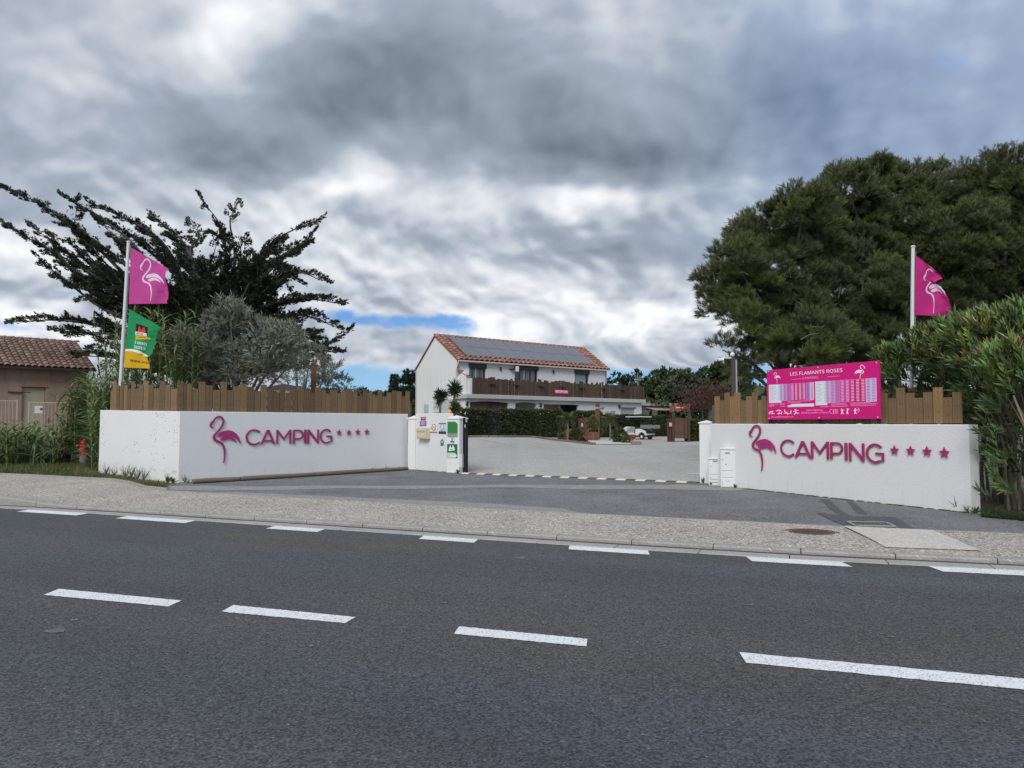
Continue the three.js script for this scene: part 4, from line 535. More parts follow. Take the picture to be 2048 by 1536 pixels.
plaque(BF, [965, 800, 1170, 1080], mat(.03, .17, .08), (x, w, h) => { fillBg(x, w, h, '#1e6a45'); x.fillStyle = '#dfeee2'; x.beginPath(); x.moveTo(24, 78); x.lineTo(48, 10); x.lineTo(72, 52); x.lineTo(96, 10); x.lineTo(128, 70); x.lineTo(120, 84); x.lineTo(30, 92); x.fill(); txt(x, 'ACSI', 76, 80, 'bold 24px sans-serif', '#1e6a45'); x.fillStyle = '#bfe0c6'; x.beginPath(); x.arc(118, 148, 34, 0, 7); x.fill(); x.fillRect(4, 114, 114, 68); x.fillStyle = '#7fae90'; x.fillRect(14, 142, 110, 4); x.fillStyle = '#eef5ee'; x.fillRect(50, h - 30, w - 56, 16); }, 'dark green sign with white tents and a pale band', 'plaque');
{
  const b = PF.boxOf(...zp(340, 475, 535, 690), .16), w = b.x1 - b.x0, h = b.y1 - b.y0, t = thing('letter_box', 'cream metal letter box on the plaque wall', 'letter box', PF.world((b.x0 + b.x1) / 2, 0, 0).setY(b.y0), PF.turn), c = mat(.62, .54, .36, { roughness: .5 }), dk = mat(.30, .26, .16);
  mesh('body', chamfBox(w, h, .17, .006, 0, 0, .088), c, t); mesh('door', chamfBox(w * .9, h * .48, .012, .003, 0, h * .08, .178), mat(.66, .58, .40, { roughness: .5 }), t); mesh('slot_flap', chamfBox(w * .84, h * .2, .012, .003, 0, h * .68, .178), mat(.66, .58, .40, { roughness: .5 }), t);
  mesh('slot', box(w * .78, .012, .004, 0, h * .63, .176), dk, t); mesh('name_label', box(w * .22, h * .10, .004, w * .18, h * .34, .187), M.whitePlain, t); mesh('lock', cyl(.008, .008, .01, 10).rotateX(Math.PI / 2).translate(-w * .33, h * .4, .188), dk, t);
}
// orange flashing beacon on a small white pier behind
{
  const p = pB.clone().add(V(.02, 0, -.55)); const top = at(903, 829.5, -p.z).y;
  const t = thing('beacon_pier', 'small white pier behind the wide gate post', 'pier', p.clone().setY(0), gateTurn); mesh('shaft', box(.2, top + .1, .2, 0, -.1, 0), M.white, t);
  const b = thing('warning_beacon', 'orange dome gate warning beacon', 'beacon', V(p.x, top, p.z)); mesh('base', cyl(.055, .055, .03, 14), mat(.05, .05, .05), b); mesh('dome', new THREE.LatheGeometry([[0.06, .03], [.062, .1], [.05, .145], [.025, .165], [0, .17]].map(([a, c]) => new THREE.Vector2(a, c)), 18), new THREE.MeshPhysicalMaterial({ color: new THREE.Color().setRGB(.95, .42, .01), roughness: .25, transmission: .15, thickness: 0 }), b);
}
// black sliding gate, drawn back behind the plaque wall
{
  const black = mat(.012, .012, .014, { roughness: .45, metalness: .4 }), p = g(935, 947.5), hh = hOf(934, 843, p), t = thing('sliding_gate', 'black metal sliding gate drawn back behind the white gate post', 'gate', p.clone().setY(.015), gateTurn);
  mesh('end_post', box(.06, hh - .03, .06, -.03, 0, 0), black, t); const L = 3.6, zz = -1.75, xx = -1.25;
  mesh('top_rail', box(L, .05, .05, xx - L / 2, hh - .09, zz), black, t); mesh('bottom_rail', box(L, .07, .05, xx - L / 2, .06, zz), black, t);
  for (let i = 0; i < 30; i++) mesh('bar', box(.025, hh - .22, .025, xx - .06 - i * .118, .13, zz), black, t);
  const q = g(928, 947), s = thing('gate_guide', 'black gate guide post with a white motor housing', 'gate guide', q.clone().setY(.012), gateTurn), h2 = hOf(927, 836, q);
  mesh('post', box(.055, h2, .055), black, s); const m0 = at(926, 935, -q.z).y, m1 = at(926, 909, -q.z).y; mesh('motor_housing', chamfBox(.10, m1 - m0, .09, .006, -.04, m0, .08), mat(.62, .62, .60), s); mesh('striker', box(.05, .09, .04, .06, h2 - .3, .01), mat(.6, .6, .6), s);
}
// two meter cabinets
function cabinet(x0, y0, x1, y1, side, label, tall) {
  const foot = g(x0, y1), fr = new Frame(foot.clone(), g(x1, y1 + 1).x - foot.x, 0); fr.turn = gateTurn * .9; const w = (x1 - x0) / F * -foot.z * 1.10, h = hOf(x0, y0, foot), t = thing('meter_cabinet', label, 'meter cabinet', foot.clone().setY(0), gateTurn * .62, 'meter cabinets'), c = mat(.74, .75, .74, { roughness: .55 }), d = .26, dark = mat(.12, .12, .12), oc = mat(.35, .31, .24);
  const cx = w / 2; mesh('body', chamfBox(w, h + .06, d, .008, cx, -.06, -d / 2), c, t); mesh('hood', chamfBox(w + .03, .04, d + .03, .006, cx, h - .02, -d / 2 + .008), c, t);
  if (tall) { mesh('door', chamfBox(w * .84, h * .50, .016, .004, cx, h * .44, .006), c, t); mesh('middle_panel', chamfBox(w * .84, h * .15, .014, .004, cx, h * .265, .006), c, t); mesh('lower_panel', chamfBox(w * .86, h * .22, .018, .004, cx, h * .02, .006), c, t); mesh('warning_mark', new THREE.CircleGeometry(.022, 4).translate(cx - w * .12, h * .60, .018), oc, t); mesh('grip_recess', box(w * .34, .022, .006, cx, h * .155, .014), mat(.55, .55, .55), t); for (const yy of [.06, .11]) mesh('screw', cyl(.008, .008, .008, 8).rotateX(Math.PI / 2).translate(cx - w * .36, h * yy + .02, .018), dark, t); }
  else { mesh('door', chamfBox(w * .82, h * .46, .016, .004, cx, h * .42, .006), c, t); mesh('lower_panel', chamfBox(w * .82, h * .17, .014, .004, cx, h * .235, .006), c, t); mesh('plinth_gap', box(w * .86, h * .1, .004, cx, h * .03, .001), dark, t); mesh('plinth', box(w * .6, h * .08, .01, cx + w * .06, h * .03, .003), c, t); for (const xx of [.14, .86]) mesh('screw', cyl(.007, .007, .008, 8).rotateX(Math.PI / 2).translate(w * xx, h * .30, .014), dark, t); }
  mesh('name_label', box(w * .34, .04, .004, cx, h * .87, .018 - .004), oc, t); mesh('lock', cyl(.01, .01, .01, 10).rotateX(Math.PI / 2).translate(w * .16, h * .72, .018), dark, t);
}
cabinet(1417.5, 917, 1441, 971.5, 0, 'lower white meter cabinet leaning next to the gate post', false);
cabinet(1441.5, 897.5, 1467, 975, 1, 'taller white meter cabinet against the lettered wall', true);

// ---------------------------------------------------------------- fire hydrant
{
  const p = g(167, 932), t = thing('fire_hydrant', 'red fire hydrant with grey lower barrel standing in the reeds', 'fire hydrant', p.clone().setY(-.01), .3), red = mat(.42, .015, .025, { roughness: .45 }), grey = mat(.26, .28, .28, { roughness: .7 });
  const lathe = (pts) => new THREE.LatheGeometry(pts.map(([a, b]) => new THREE.Vector2(a, b)), 20);
  mesh('foot_flange', cyl(.15, .15, .03, 20), grey, t); mesh('lower_barrel', lathe([[.10, .03], [.10, .10], [.135, .14], [.145, .40]]), grey, t); mesh('body', lathe([[.15, .40], [.15, .62], [.135, .66], [.135, .78], [.15, .80], [.14, .86], [.09, .92], [.05, .93], [0, .93]]), red, t); mesh('top_nut', cyl(.028, .024, .05, 5, 0, .93, 0), grey, t);
  for (const a of [-2.6, -.5, 1.4]) { const c = Math.cos(a), s = Math.sin(a), o = mesh('outlet', cyl(.055, .055, .14, 14).rotateZ(-Math.PI / 2).translate(.19, 0, 0).rotateY(-a).translate(0, .72, 0), red, t); mesh('outlet_cap', cyl(.066, .062, .04, 8).rotateZ(-Math.PI / 2).translate(.25, 0, 0).rotateY(-a).translate(0, .72, 0), a < -1 ? mat(.32, .22, .18) : red, o); }
}
// dark lamp column behind the right fence, white camera on top; carved post behind the left fence
{
  const p = at(1467.5, 800, 23.5), top = at(1467.5, 713, 23.5).y, t = thing('camera_column', 'dark square column with white cameras behind the board fence', 'camera column', V(p.x, 0, p.z)); mesh('column', box(.11, top, .11), mat(.07, .06, .06), t); mesh('conduit', box(.05, top - .1, .04, .085, 0, 0), mat(.4, .4, .4), t);
  mesh('camera_body', new THREE.SphereGeometry(.07, 12, 10).translate(-.02, top + .06, 0), M.whitePlain, t); mesh('camera_arm', box(.34, .03, .04, -.17, top - .06, .0), M.whitePlain, t); mesh('camera_body', cyl(.045, .045, .16, 12).rotateZ(Math.PI / 2).translate(-.3, top - .1, .03), M.whitePlain, t);
}
{
  const p = at(627, 800, 30), top = at(627, 729, 30).y, t = thing('carved_post', 'rust-brown post with outspread arms behind the board fence', 'post', V(p.x, rise(p.x, 30), p.z), .2), m = mat(.17, .075, .04); mesh('shaft', box(.20, top - .12, .2), m, t); mesh('head', box(.12, .16, .12, 0, top - .12, 0), m, t); mesh('arm', box(.32, .05, .06, -.22, top - .2, 0).rotateZ(-.06), m, t); mesh('arm', box(.34, .05, .06, .22, top - .2, 0).rotateZ(.06), m, t);
}
let canalTileRidge, pGeo, parT;
// ---------------------------------------------------------------- reception house
const e1 = { x: .76, d: .65 };
const HF = new Frame(V(-3.51, 0, -59.09), e1.x, e1.d);         // plane of the ground-floor front, seen from its left corner
const roofTileMats = (() => { const q = rng(17); return Array.from({ length: 7 }, () => { const k = .62 + q() * .7; return mat(.33 * k, .165 * k * (1 + (q() - .5) * .2), .12 * k, { roughness: .85 }); }); })();
const oldTileMats = (() => { const q = rng(18); return Array.from({ length: 8 }, () => { const k = .55 + q() * .8, h = q(); return mat(lerp(.22, .30, h) * k, lerp(.135, .20, h) * k, lerp(.10, .15, h) * k, { roughness: .92 }); }); })();
function canalTile(w, len, up = 1) {                            // half-round tile lying along z, narrow end up the slope
  const seg = 7, pos = [], idx = [], t = .022; const ring = (z, r, lift) => { for (let k = 0; k <= seg; k++) { const a = Math.PI * k / seg; pos.push(-Math.cos(a) * r, Math.sin(a) * r * .72 + lift, z); } };
  ring(len / 2, w * .5, .03); ring(-len / 2, w * .42, .0); ring(len / 2, w * .5 - t, .03); const n = seg + 1;
  for (let k = 0; k < seg; k++) { idx.push(k, k + 1, n + k, k + 1, n + k + 1, n + k); idx.push(k, 2 * n + k, k + 1, k + 1, 2 * n + k, 2 * n + k + 1); }
  const G = new THREE.BufferGeometry(); G.setAttribute('position', new THREE.Float32BufferAttribute(pos, 3)); G.setAttribute('uv', new THREE.Float32BufferAttribute(new Float32Array(pos.length / 3 * 2), 2)); G.setIndex(idx); const H = G.toNonIndexed(); H.computeVertexNormals(); return H;
}
const houseWall = mat(1, 1, 1, { map: tex(1024, 1024, (u, v) => { const a = fbm(u * 4, v * 4, 5, 4) - .5, st = fbm(u * 30, v * 3, 4, 3), f = vnoise(u * 260, v * 260, 260) - .5; const k = .76 * (1 + a * .10 + f * .10 - sstep(.55, .8, st) * .09); return [sr(k), sr(k * .99), sr(k * .97)]; }, true, [1 / 5, 1 / 5]), bumpMap: stuccoBump, bumpScale: .008, roughness: .95 });
const glassDark = mat(.02, .024, .028, { roughness: .06 }), darkFrame = mat(.018, .018, .02, { roughness: .4 }), whiteFrame = mat(.72, .72, .72, { roughness: .5 });
const slabMat = mat(.62, .61, .58, { map: stuccoMap, roughness: .9 }), shutterMat = mat(.42, .46, .45, { roughness: .6 }), inside = mat(.55, .54, .52, { roughness: .95 });
{
  const T = 1.2, H = thing('reception_house', 'white two-storey house with red tiled roof and solar panels', 'house', HF.o.clone(), HF.turn);
  const hf = (px, py, z = 0) => HF.hit(px, py, z), base = .25;
  const Lt = hf(1283, 800).x, Lh = hf(1213.5, 760, -T).x, slabTop = hf(940, 788.5).y, slabLow = hf(940, 797).y;
  // ---- ground floor front with its openings
  const arch = (a, b, top, crown) => { const p = new THREE.Path(); p.moveTo(a, base + .02); p.lineTo(b, base + .02); p.lineTo(b, top); const m = (a + b) / 2; p.quadraticCurveTo(m, crown * 2 - top, a, top); p.closePath(); return p; };
  const yA = hf(975, 802).y, a0 = hf(940, 810).x, a1 = hf(1016.5, 810).x, b0 = hf(1030.5, 810).x, b1 = hf(1073, 810).x, c0 = hf(1087, 810).x, c1 = hf(1157, 810).x, w0 = hf(1242, 820).x, w1 = hf(1270, 820).x, d0 = hf(1193.5, 820).x, d1 = hf(1209.5, 820).x;
  const front = poly([[0, base], [Lt, base], [Lt, slabLow - .01], [0, slabLow - .01]]), yTopA = hf(943, 804.5).y, yTopB = hf(1032, 807).y, yTopC = hf(1090, 808.5).y, wy1 = hf(1256, 815.5).y, wy0 = wy1 - 1.35, dy1 = hf(1200, 815).y;
  front.holes.push(arch(a0, a1, yTopA, yTopA + .10), arch(b0, b1, yTopB, yTopB + .12), arch(c0, c1, yTopC, yTopC + .02), rectHole(w0, wy0, w1, wy1), rectHole(d0, base + .02, d1, dy1));
  mesh('ground_floor_wall', extrude(front, .25).translate(0, 0, -.25), houseWall, H);
  mesh('ground_floor_side', box(.25, slabLow - base - .01, 4.2, .125, base, -.25 - 2.1), houseWall, H);
  mesh('ground_floor_side', box(.25, slabLow - base - .01, 4.2, Lt - .125, base, -.25 - 2.1), houseWall, H);
  const slab = mesh('terrace_slab', chamfBox(Lt + .5, slabTop - slabLow, 1.75, .02, Lt / 2, slabLow, -.55), slabMat, H);
  mesh('porch_back_wall', box(c1 - b0 + .6, slabLow - base - .02, .12, (b0 + c1) / 2, base, -2.6), inside, H);
  mesh('porch_ceiling', box(Lt - .6, .06, 3.6, Lt / 2, slabLow - .08, -2.08), inside, H);
  // garage planks, porch post, door, shutters
  const garage = mesh('garage_door', box(a1 - a0 + .2, yTopA + .2 - base, .04, (a0 + a1) / 2, base, -.21), woodRed[0], H), rg = rng(71);
  for (let x = a0 + .01; x < a1 - .05; x += .30) plank('plank', woodRed, garage, x, x + .28, base + .03, yTopA + .11, -.16, .05, rg);
  mesh('porch_post', box(.16, yTopC - base, .16, hf(1119.5, 810).x, base, -.12), woodBrown[2], H);
  const door = mesh('entrance_door', box(1.0, 2.15, .06, hf(1146, 830, -2.4).x - .3, rise(5, 64), -2.5), mat(.62, .62, .62), H); mesh('glass', box(.55, 1.2, .02, hf(1146, 830, -2.4).x - .3, rise(5, 64) + .75, -2.455), glassDark, door);
  for (const y of [0, .42, .84]) { const q = hf(1152.5, 829.5, -.35), n = mesh('notice_board', box(.34, .34, .03, q.x, q.y - y - .25, -.30), darkFrame, H); }
  mesh('porch_door_leaf', box(.55, 2.3, .05, b0 + .4, rise(0, 60), -1.2), darkFrame, H);
  const sh = mesh('window_shutter', box(w1 - w0 - .02, wy1 - wy0, .03, (w0 + w1) / 2, wy0, -.14), shutterMat, H); for (let i = 0; i < 12; i++) mesh('slat', box(w1 - w0 - .06, (wy1 - wy0) / 12 - .012, .02, (w0 + w1) / 2, wy0 + i * (wy1 - wy0) / 12, -.118), shutterMat, sh);
  mesh('shutter_box', box(w1 - w0 + .3, .1, .08, (w0 + w1) / 2, wy1 + .02, .045), slabMat, H);
  mesh('side_door', box(d1 - d0 - .02, dy1 - base - .1, .05, (d0 + d1) / 2, base + .05, -.16), whiteFrame, H);
  { const q = hf(1226, 826, .05), k = mesh('framed_notice', box(.44, .40, .04, q.x, q.y - .2, .025), darkFrame, H); mesh('sheet', box(.34, .30, .012, q.x, q.y - .15, .052), whiteFrame, k); mesh('mark', box(.05, .15, .006, q.x, q.y - .08, .062), darkFrame, k); }
  for (const [px, py] of [[934.5, 808.5], [1082, 811.5], [1239.5, 814]]) { const q = hf(px, py, .1), l = mesh('wall_lantern', box(.07, .30, .07, q.x + .08, q.y - .12, .04), darkFrame, H); mesh('lantern_glass', new THREE.SphereGeometry(.11, 10, 8).translate(q.x - .10, q.y - .02, .17), darkFrame, l); mesh('lantern_arm', box(.34, .03, .12, q.x, q.y + .17, .10), darkFrame, l); }
  // ---- upper floor
  const eave = hf(930, 716.5, -T).y, wins = [[938.5, 972, 727], [1029.5, 1076, 731], [1149.5, 1178, 740]].map(([a, b, t2]) => ({ a: hf(a, 745, -T).x, b: hf(b, 745, -T).x, t: hf((a + b) / 2, t2, -T).y }));
  const up = poly([[0.01, slabTop + .003], [Lh, slabTop + .003], [Lh, eave], [0.01, eave]]); wins.forEach(w => up.holes.push(rectHole(w.a, slabTop + .1, w.b, w.t)));
  mesh('upper_wall', extrude(up, .25).translate(0, 0, -T - .25), houseWall, H);
  wins.forEach((w, i) => { const cx = (w.a + w.b) / 2, ww = w.b - w.a, wh = w.t - slabTop - .1, win = mesh('window', box(ww - .02, wh - .3, .03, cx, slabTop + .1, -T - .16), glassDark, H);
    mesh('roller_box', box(ww + .12, .36, .2, cx, w.t - .36, -T - .06), darkFrame, win);
    if (i < 2) { for (const k of [0.02, .42, .93]) mesh('frame', box(.05, wh - .34, .05, w.a + ww * k + .03, slabTop + .1, -T - .12), k > .9 ? darkFrame : whiteFrame, win); for (let c = 0; c < 4; c++) mesh('curtain', box(ww * .16, wh - .4, .015, w.a + ww * (.12 + c * .23), slabTop + .1, -T - .138), mat(.16, .18, .19), win); }
    else { for (const k of [.03, .9]) mesh('frame', box(.07, wh - .34, .05, w.a + ww * k, slabTop + .1, -T - .12), darkFrame, win); mesh('curtain', box(ww * .74, wh - .4, .015, w.a + ww * .46, slabTop + .1, -T - .138), mat(.30, .33, .33), win); } });
  for (const [px, py] of [[1001.5, 738], [1107, 744]]) { const q = hf(px, py, -T + .06); mesh('wall_lamp', cyl(.07, .07, .30, 10, q.x, q.y - .15, -T + .08), darkFrame, H); }
  { const q = hf(1033, 738, -T + .3), k = mesh('sign_box', chamfBox(.28, .44, .14, .02, q.x, q.y - .22, -T + .4), whiteFrame, H); mesh('bracket', box(.5, .08, .34, q.x - .3, q.y - .06, -T + .18), darkFrame, k); }
  // ---- gable walls, back wall
  const D = 5.75, mid = D * .52, apexH = at(871.5, 670, 62.2).y, backEave = at(833, 737, 64.4).y;
  const gab = (x) => { const s = poly([[0, base], [D, base], [D, backEave], [mid, apexH - .06], [0, eave]]); const G = extrude(s, .25); G.rotateY(Math.PI / 2); return G.translate(x, 0, -T); };   // shape x -> -z
  mesh('gable_wall', gab(0 - .0), houseWall, H); mesh('gable_wall', gab(Lh - .25), houseWall, H);
  mesh('back_wall', box(Lh - .5, backEave - base, .25, Lh / 2, base, -T - D + .125), houseWall, H);
  mesh('wall_hatch', box(.9, 1.1, .02, -.012, 2.0, -T - 3.9).rotateY(0), mat(.45, .52, .58), H).scale.x = 1;
  // ---- roof: slabs, tiles, panels
  const rise1 = apexH - eave, run = mid + .28, len = Math.hypot(rise1 * run / mid, run), pitch = Math.atan2(rise1, mid), over = .12, Lr = Lh + 2 * over;
  const roof = new THREE.Group(); roof.name = 'roof'; roof.position.set(Lh / 2, apexH, -T - mid); H.add(roof);
  const slope = (zs, ln, pt, name) => { const m = mesh(name, box(Lr, .08, ln, 0, -.08, ln / 2), mat(.27, .10, .06, { roughness: .9 }), roof); m.rotation.y = zs > 0 ? 0 : Math.PI; m.rotation.order = 'YXZ'; m.rotation.x = pt; return m; };
  const frontSlope = slope(1, len, pitch, 'front_slope'), runB = D - mid + .2, pitchB = Math.atan2(apexH - backEave, D - mid); slope(-1, Math.hypot(runB, runB * Math.tan(pitchB)), pitchB, 'back_slope');
  const cols = 34, tw = Lr / cols, rows = 10, tl = len / rows, TG = canalTile(tw * .98, tl * 1.12), rt = rng(44), cP = Math.cos(pitch), sP = Math.sin(pitch);
  const put = (o, x, s, n) => { o.position.set(x, -s * sP + n * cP, s * cP + n * sP); o.rotation.x = pitch; };
  const px0 = HF.hit(933, 712, -T + .2).x + .15 - Lh / 2, px1 = HF.hit(1192, 730, -T + .2).x - Lh / 2, pTop = len * .115, pBot = len * .865;
  for (let c = 0; c < cols; c++) for (let r = 0; r < rows; r++) { const x = -Lr / 2 + (c + .5) * tw, s = (r + .5) * tl; if (x > px0 + tw * .6 && x < px1 - tw * .6 && s > pTop + tl * .6 && s < pBot - tl * .6) continue; const m = mesh('tile', TG, roofTileMats[Math.floor(rt() * 7)], roof); put(m, x, s, .0); }
  for (let c = 0; c < 36; c++) { const m = mesh('ridge_tile', canalTileRidge ??= canalTile(.26, Lr / 36 * 1.1).rotateY(Math.PI / 2), roofTileMats[Math.floor(rt() * 7)], roof); m.position.set(-Lr / 2 + (c + .5) * Lr / 36, .03, 0); }
  const pm = mat(.16, .16, .175, { roughness: .3 }), pw = (px1 - px0) / 10, ph = (pBot - pTop) / 2;
  for (let c = 0; c < 10; c++) for (let r = 0; r < 2; r++) { const m = mesh('solar_panel', pGeo ??= chamfBox(pw - .03, .04, ph - .03, .006).translate(0, 0, 0), pm, roof); put(m, px0 + (c + .5) * pw, pTop + (r + .5) * ph, .16); }
  mesh('panel_rail', box(px1 - px0, .05, .04, 0, 0, 0), darkFrame, roof); { const m = roof.children[roof.children.length - 1]; put(m, (px0 + px1) / 2, pBot - .12, .11); }
  const gy = eave - .28 * Math.tan(pitch) - .10; mesh('gutter', box(Lr, .10, .11, Lh / 2, gy, -T + .33), mat(.60, .55, .50, { roughness: .6 }), H);
  mesh('downpipe', tube([V(-.05, gy, -T + .30), V(-.06, gy - .45, -T + .02), V(-.07, gy - .9, -T - .08), V(-.07, .6, -T - .08)], [.05, .05, .05, .05], 8), mat(.66, .64, .62), H);
  mesh('downpipe', box(.08, backEave - .5, .08, -.06, .3, -T - D + .1), mat(.62, .60, .58), H);
  // stubby parapet with its own tiles at the left end of the terrace
  const par = mesh('terrace_side_wall', extrude(poly([[0, slabTop + .004], [1.15, slabTop + .004], [1.15, slabTop + 1.35], [0, slabTop + 1.95]]), .3).rotateY(Math.PI / 2).translate(.0, 0, 0), houseWall, H); par.position.z = -.06; 
  for (let i = 0; i < 4; i++) { const m = mesh('parapet_tile', parT ??= canalTile(.36, .42), roofTileMats[i], H); m.position.set(.15, slabTop + 1.42 + i * .14, -.12 - i * .29); m.rotation.x = .46; }
  mesh('terrace_pillar', box(.28, 1.25, .28, .42, slabTop + .004, -.14), houseWall, H);
  // terrace fence: dark boards of uneven height, little lamp shelves
  const F2 = new THREE.Group(); F2.name = 'terrace_fence'; H.add(F2); const rf = rng(81), fy = slabTop - .06, zf = .10; let x = .60, i = 0; const shelves = [984, 1032, 1080, 1122, 1163, 1204, 1243].map(p => hf(p, 770, zf).x);
  while (x < Lt + .1) { const w = rr(rf, .17, .30), near = shelves.some(s => Math.abs(x + w / 2 - s) < .24), top = hf(1000, 758, zf).y - slabTop + (near ? .12 : rr(rf, -.12, .08)); plank('board', woodDark, F2, x, x + w - .012, fy + rr(rf, -.03, .02), slabTop + top + (i % 3 === 0 ? .06 : 0), zf + rr(rf, -.03, .03), .03, rf); x += w; i++; }
  for (const s of shelves) mesh('lamp_shelf', box(.55, .07, .22, s, slabTop + .83, zf + .12), woodDark[1], F2);
  mesh('rail', box(Lt - .5, .1, .05, Lt / 2 + .3, slabTop + .25, zf - .055), woodDark[0], F2); mesh('rail', box(Lt - .5, .1, .05, Lt / 2 + .3, slabTop + .85, zf - .055), woodDark[0], F2);
  // aerial on the terrace end
  const q = hf(1276, 790, -1); const an = mesh('aerial', box(.04, 2.3, .04, q.x, slabTop, -1), mat(.5, .5, .5), H); for (const [dx, dy, l] of [[-.3, 1.9, .5], [.0, 2.25, .02], [.3, 2.0, .5]]) mesh('aerial_rod', box(.03, .6, .03, q.x + dx, slabTop + dy - .2, -1), mat(.5, .5, .5), an); mesh('aerial_boom', box(1.3, .04, .04, q.x + .2, slabTop + 1.95, -1), mat(.5, .5, .5), an);
  // sign on the fence
  const rs = HF.boxOf(1109.5, 779.5, 1136.5, 787.5, zf + .06), sgn = thing('reception_sign', 'pink RECEPTION sign on the dark terrace boards', 'sign', HF.world((rs.x0 + rs.x1) / 2, rs.y0, zf + .03), HF.turn), sw = rs.x1 - rs.x0, shh = rs.y1 - rs.y0;
  mesh('panel', box(sw, shh, .03, 0, 0, .016), mat(.50, .02, .12), sgn); mesh('printed_face', panelGeo(-sw / 2, 0, sw / 2, shh, .035), printed(canvasTex(420, 420 * shh / sw | 0, (c, w, h) => { fillBg(c, w, h, '#d23c6e'); txt(c, 'RECEPTION', w / 2, h * .74, 'bold 70px sans-serif', '#fff'); })), sgn);
}
// ---------------------------------------------------------------- old pink house beyond the reeds
{
  const Fp = new Frame(at(0, 800, 37).setY(0), .72, .69), H = thing('pink_house', 'old pink rendered house with weathered canal tile roof', 'house', Fp.o.clone(), Fp.turn), hp = (px, py, z = 0) => Fp.hit(px, py, z);
  const wallM = mat(1, 1, 1, { map: tex(512, 512, (u, v) => { const a = fbm(u * 5, v * 5, 5, 5) - .5, s = sstep(.5, .75, fbm(u * 24, v * 4, 4, 4)), f = vnoise(u * 200, v * 200, 200) - .5; const k = 1 + a * .3 + f * .14 - s * .12; return [sr(.36 * k), sr(.25 * k), sr(.19 * k)]; }, true, [1 / 4, 1 / 4]), roughness: .95 });
  const eave = hp(60, 730).y, ridge = hp(60, 683, -3.2).y, x0 = -5, x1 = hp(178, 740).x, dA = hp(43.5, 800).x, dB = hp(90.5, 800).x, dT = hp(66, 774).y;
  const s = poly([[x0, -.1], [x1, -.1], [x1, eave], [x0, eave]]); s.holes.push(rectHole(dA, .9, dB, dT)); mesh('front_wall', extrude(s, .3).translate(0, 0, -.3), wallM, H); mesh('end_wall', extrude(poly([[0, -.1], [6.2, -.1], [6.2, eave], [3.2, ridge - .1], [0, eave]]), .3).rotateY(Math.PI / 2).translate(x1 - .3, 0, 0), wallM, H); mesh('back_wall', box(x1 - x0, eave, .3, (x0 + x1) / 2, 0, -6.05), wallM, H);
  const leaf = mesh('door', box(dB - dA - .04, dT - .95, .06, (dA + dB) / 2, .92, -.14), mat(.42, .37, .25, { roughness: .7 }), H); mesh('hinge', box(.35, .03, .02, dA + .22, dT - .28, -.10), mat(.1, .08, .06), leaf); mesh('hinge_arm', box(.6, .05, .05, dA - .3, dT - .30, .05), mat(.06, .05, .05), leaf);
  mesh('door_lintel', box(dB - dA + .16, .06, .08, (dA + dB) / 2, dT + .004, .02), mat(.3, .2, .15), H); mesh('door_step', box(dB - dA + .3, .9, .7, (dA + dB) / 2, -.02, .36), mat(.3, .28, .26), H);
  const run = 3.2 + .45, pitch = Math.atan2(ridge - eave, 3.2), len = run / Math.cos(pitch), roof = new THREE.Group(); roof.name = 'roof'; roof.position.set(0, ridge + .08, -3.2); H.add(roof);
  for (const k of [0, Math.PI]) { const m = mesh('roof_slope', box(x1 - x0 + .5, .07, len, 0, -.07, len / 2), oldTileMats[0], roof); m.rotation.set(pitch, k, 0, 'YXZ'); m.position.x = (x0 + x1) / 2; }
  const tw = .285, cols = Math.floor((x1 + .25 - (-1.6)) / tw), rows = 11, tl = len / rows, G = canalTile(tw * 1.0, tl * 1.15), r = rng(91), cP = Math.cos(pitch), sP = Math.sin(pitch);
  for (let c = 0; c < cols; c++) for (let k = 0; k < rows; k++) { const m = mesh('tile', G, oldTileMats[Math.floor(r() * 8)], roof), sd = (k + .5) * tl; m.position.set(x1 + .2 - (c + .5) * tw, -sd * sP, sd * cP); m.rotation.set(pitch, rr(r, -.03, .03), 0); }
  const RG = canalTile(.3, .42).rotateY(Math.PI / 2); for (let c = 0; c < 16; c++) { const m = mesh('ridge_tile', RG, oldTileMats[Math.floor(r() * 8)], roof); m.position.set(x1 + .1 - c * .38, .02, 0); }
  const ge = eave - .45 * Math.tan(pitch); mesh('gutter', box(x1 - x0 + .4, .10, .12, (x0 + x1) / 2, ge - .02, .50), mat(.04, .03, .03), H);
  // pale railing panels in front
  const Fr = new Frame(at(0, 830, 33).setY(0), .9, .42), rm = mat(.40, .35, .30, { roughness: .6 });
  for (const [a, b, top, lab] of [[-40, 33, 801, 'pale metal railing panel ending at its tall post'], [60, 133, 805, 'pale metal railing panel with a small white notice']]) { const A = Fr.hit(a, top), B = Fr.hit(b, top), w = B.x - A.x, t = thing('railing', lab, 'railing', Fr.world(A.x, rise(0, 0), 0), Fr.turn, 'pale railings'); for (const y of [.35, A.y - .02]) mesh('rail', box(w, .04, .03, w / 2, y, 0), rm, t); mesh('end_post', box(.06, A.y + .06, .06, w + .03, 0, 0), rm, t); mesh('end_post', box(.06, A.y + .06, .06, -.03, 0, 0), rm, t); const n = Math.round(w / .135); for (let i = 1; i < n; i++) mesh('bar', box(.02, A.y - .42, .02, w * i / n, .395, 0), rm, t); if (a > 0) { const q = Fr.hit(77, 819, .03); mesh('notice', box(.30, .32, .01, q.x - A.x, q.y - .16, .022), printed(canvasTex(96, 96, (c, ww, hh) => { fillBg(c, ww, hh, '#c8cacc'); c.fillStyle = '#444'; for (const [X, Y, W2] of [[12, 14, 30], [52, 14, 30], [12, 34, 14], [36, 34, 44], [12, 54, 60], [20, 74, 50]]) c.fillRect(X, Y, W2, 10); })), t); } }
}
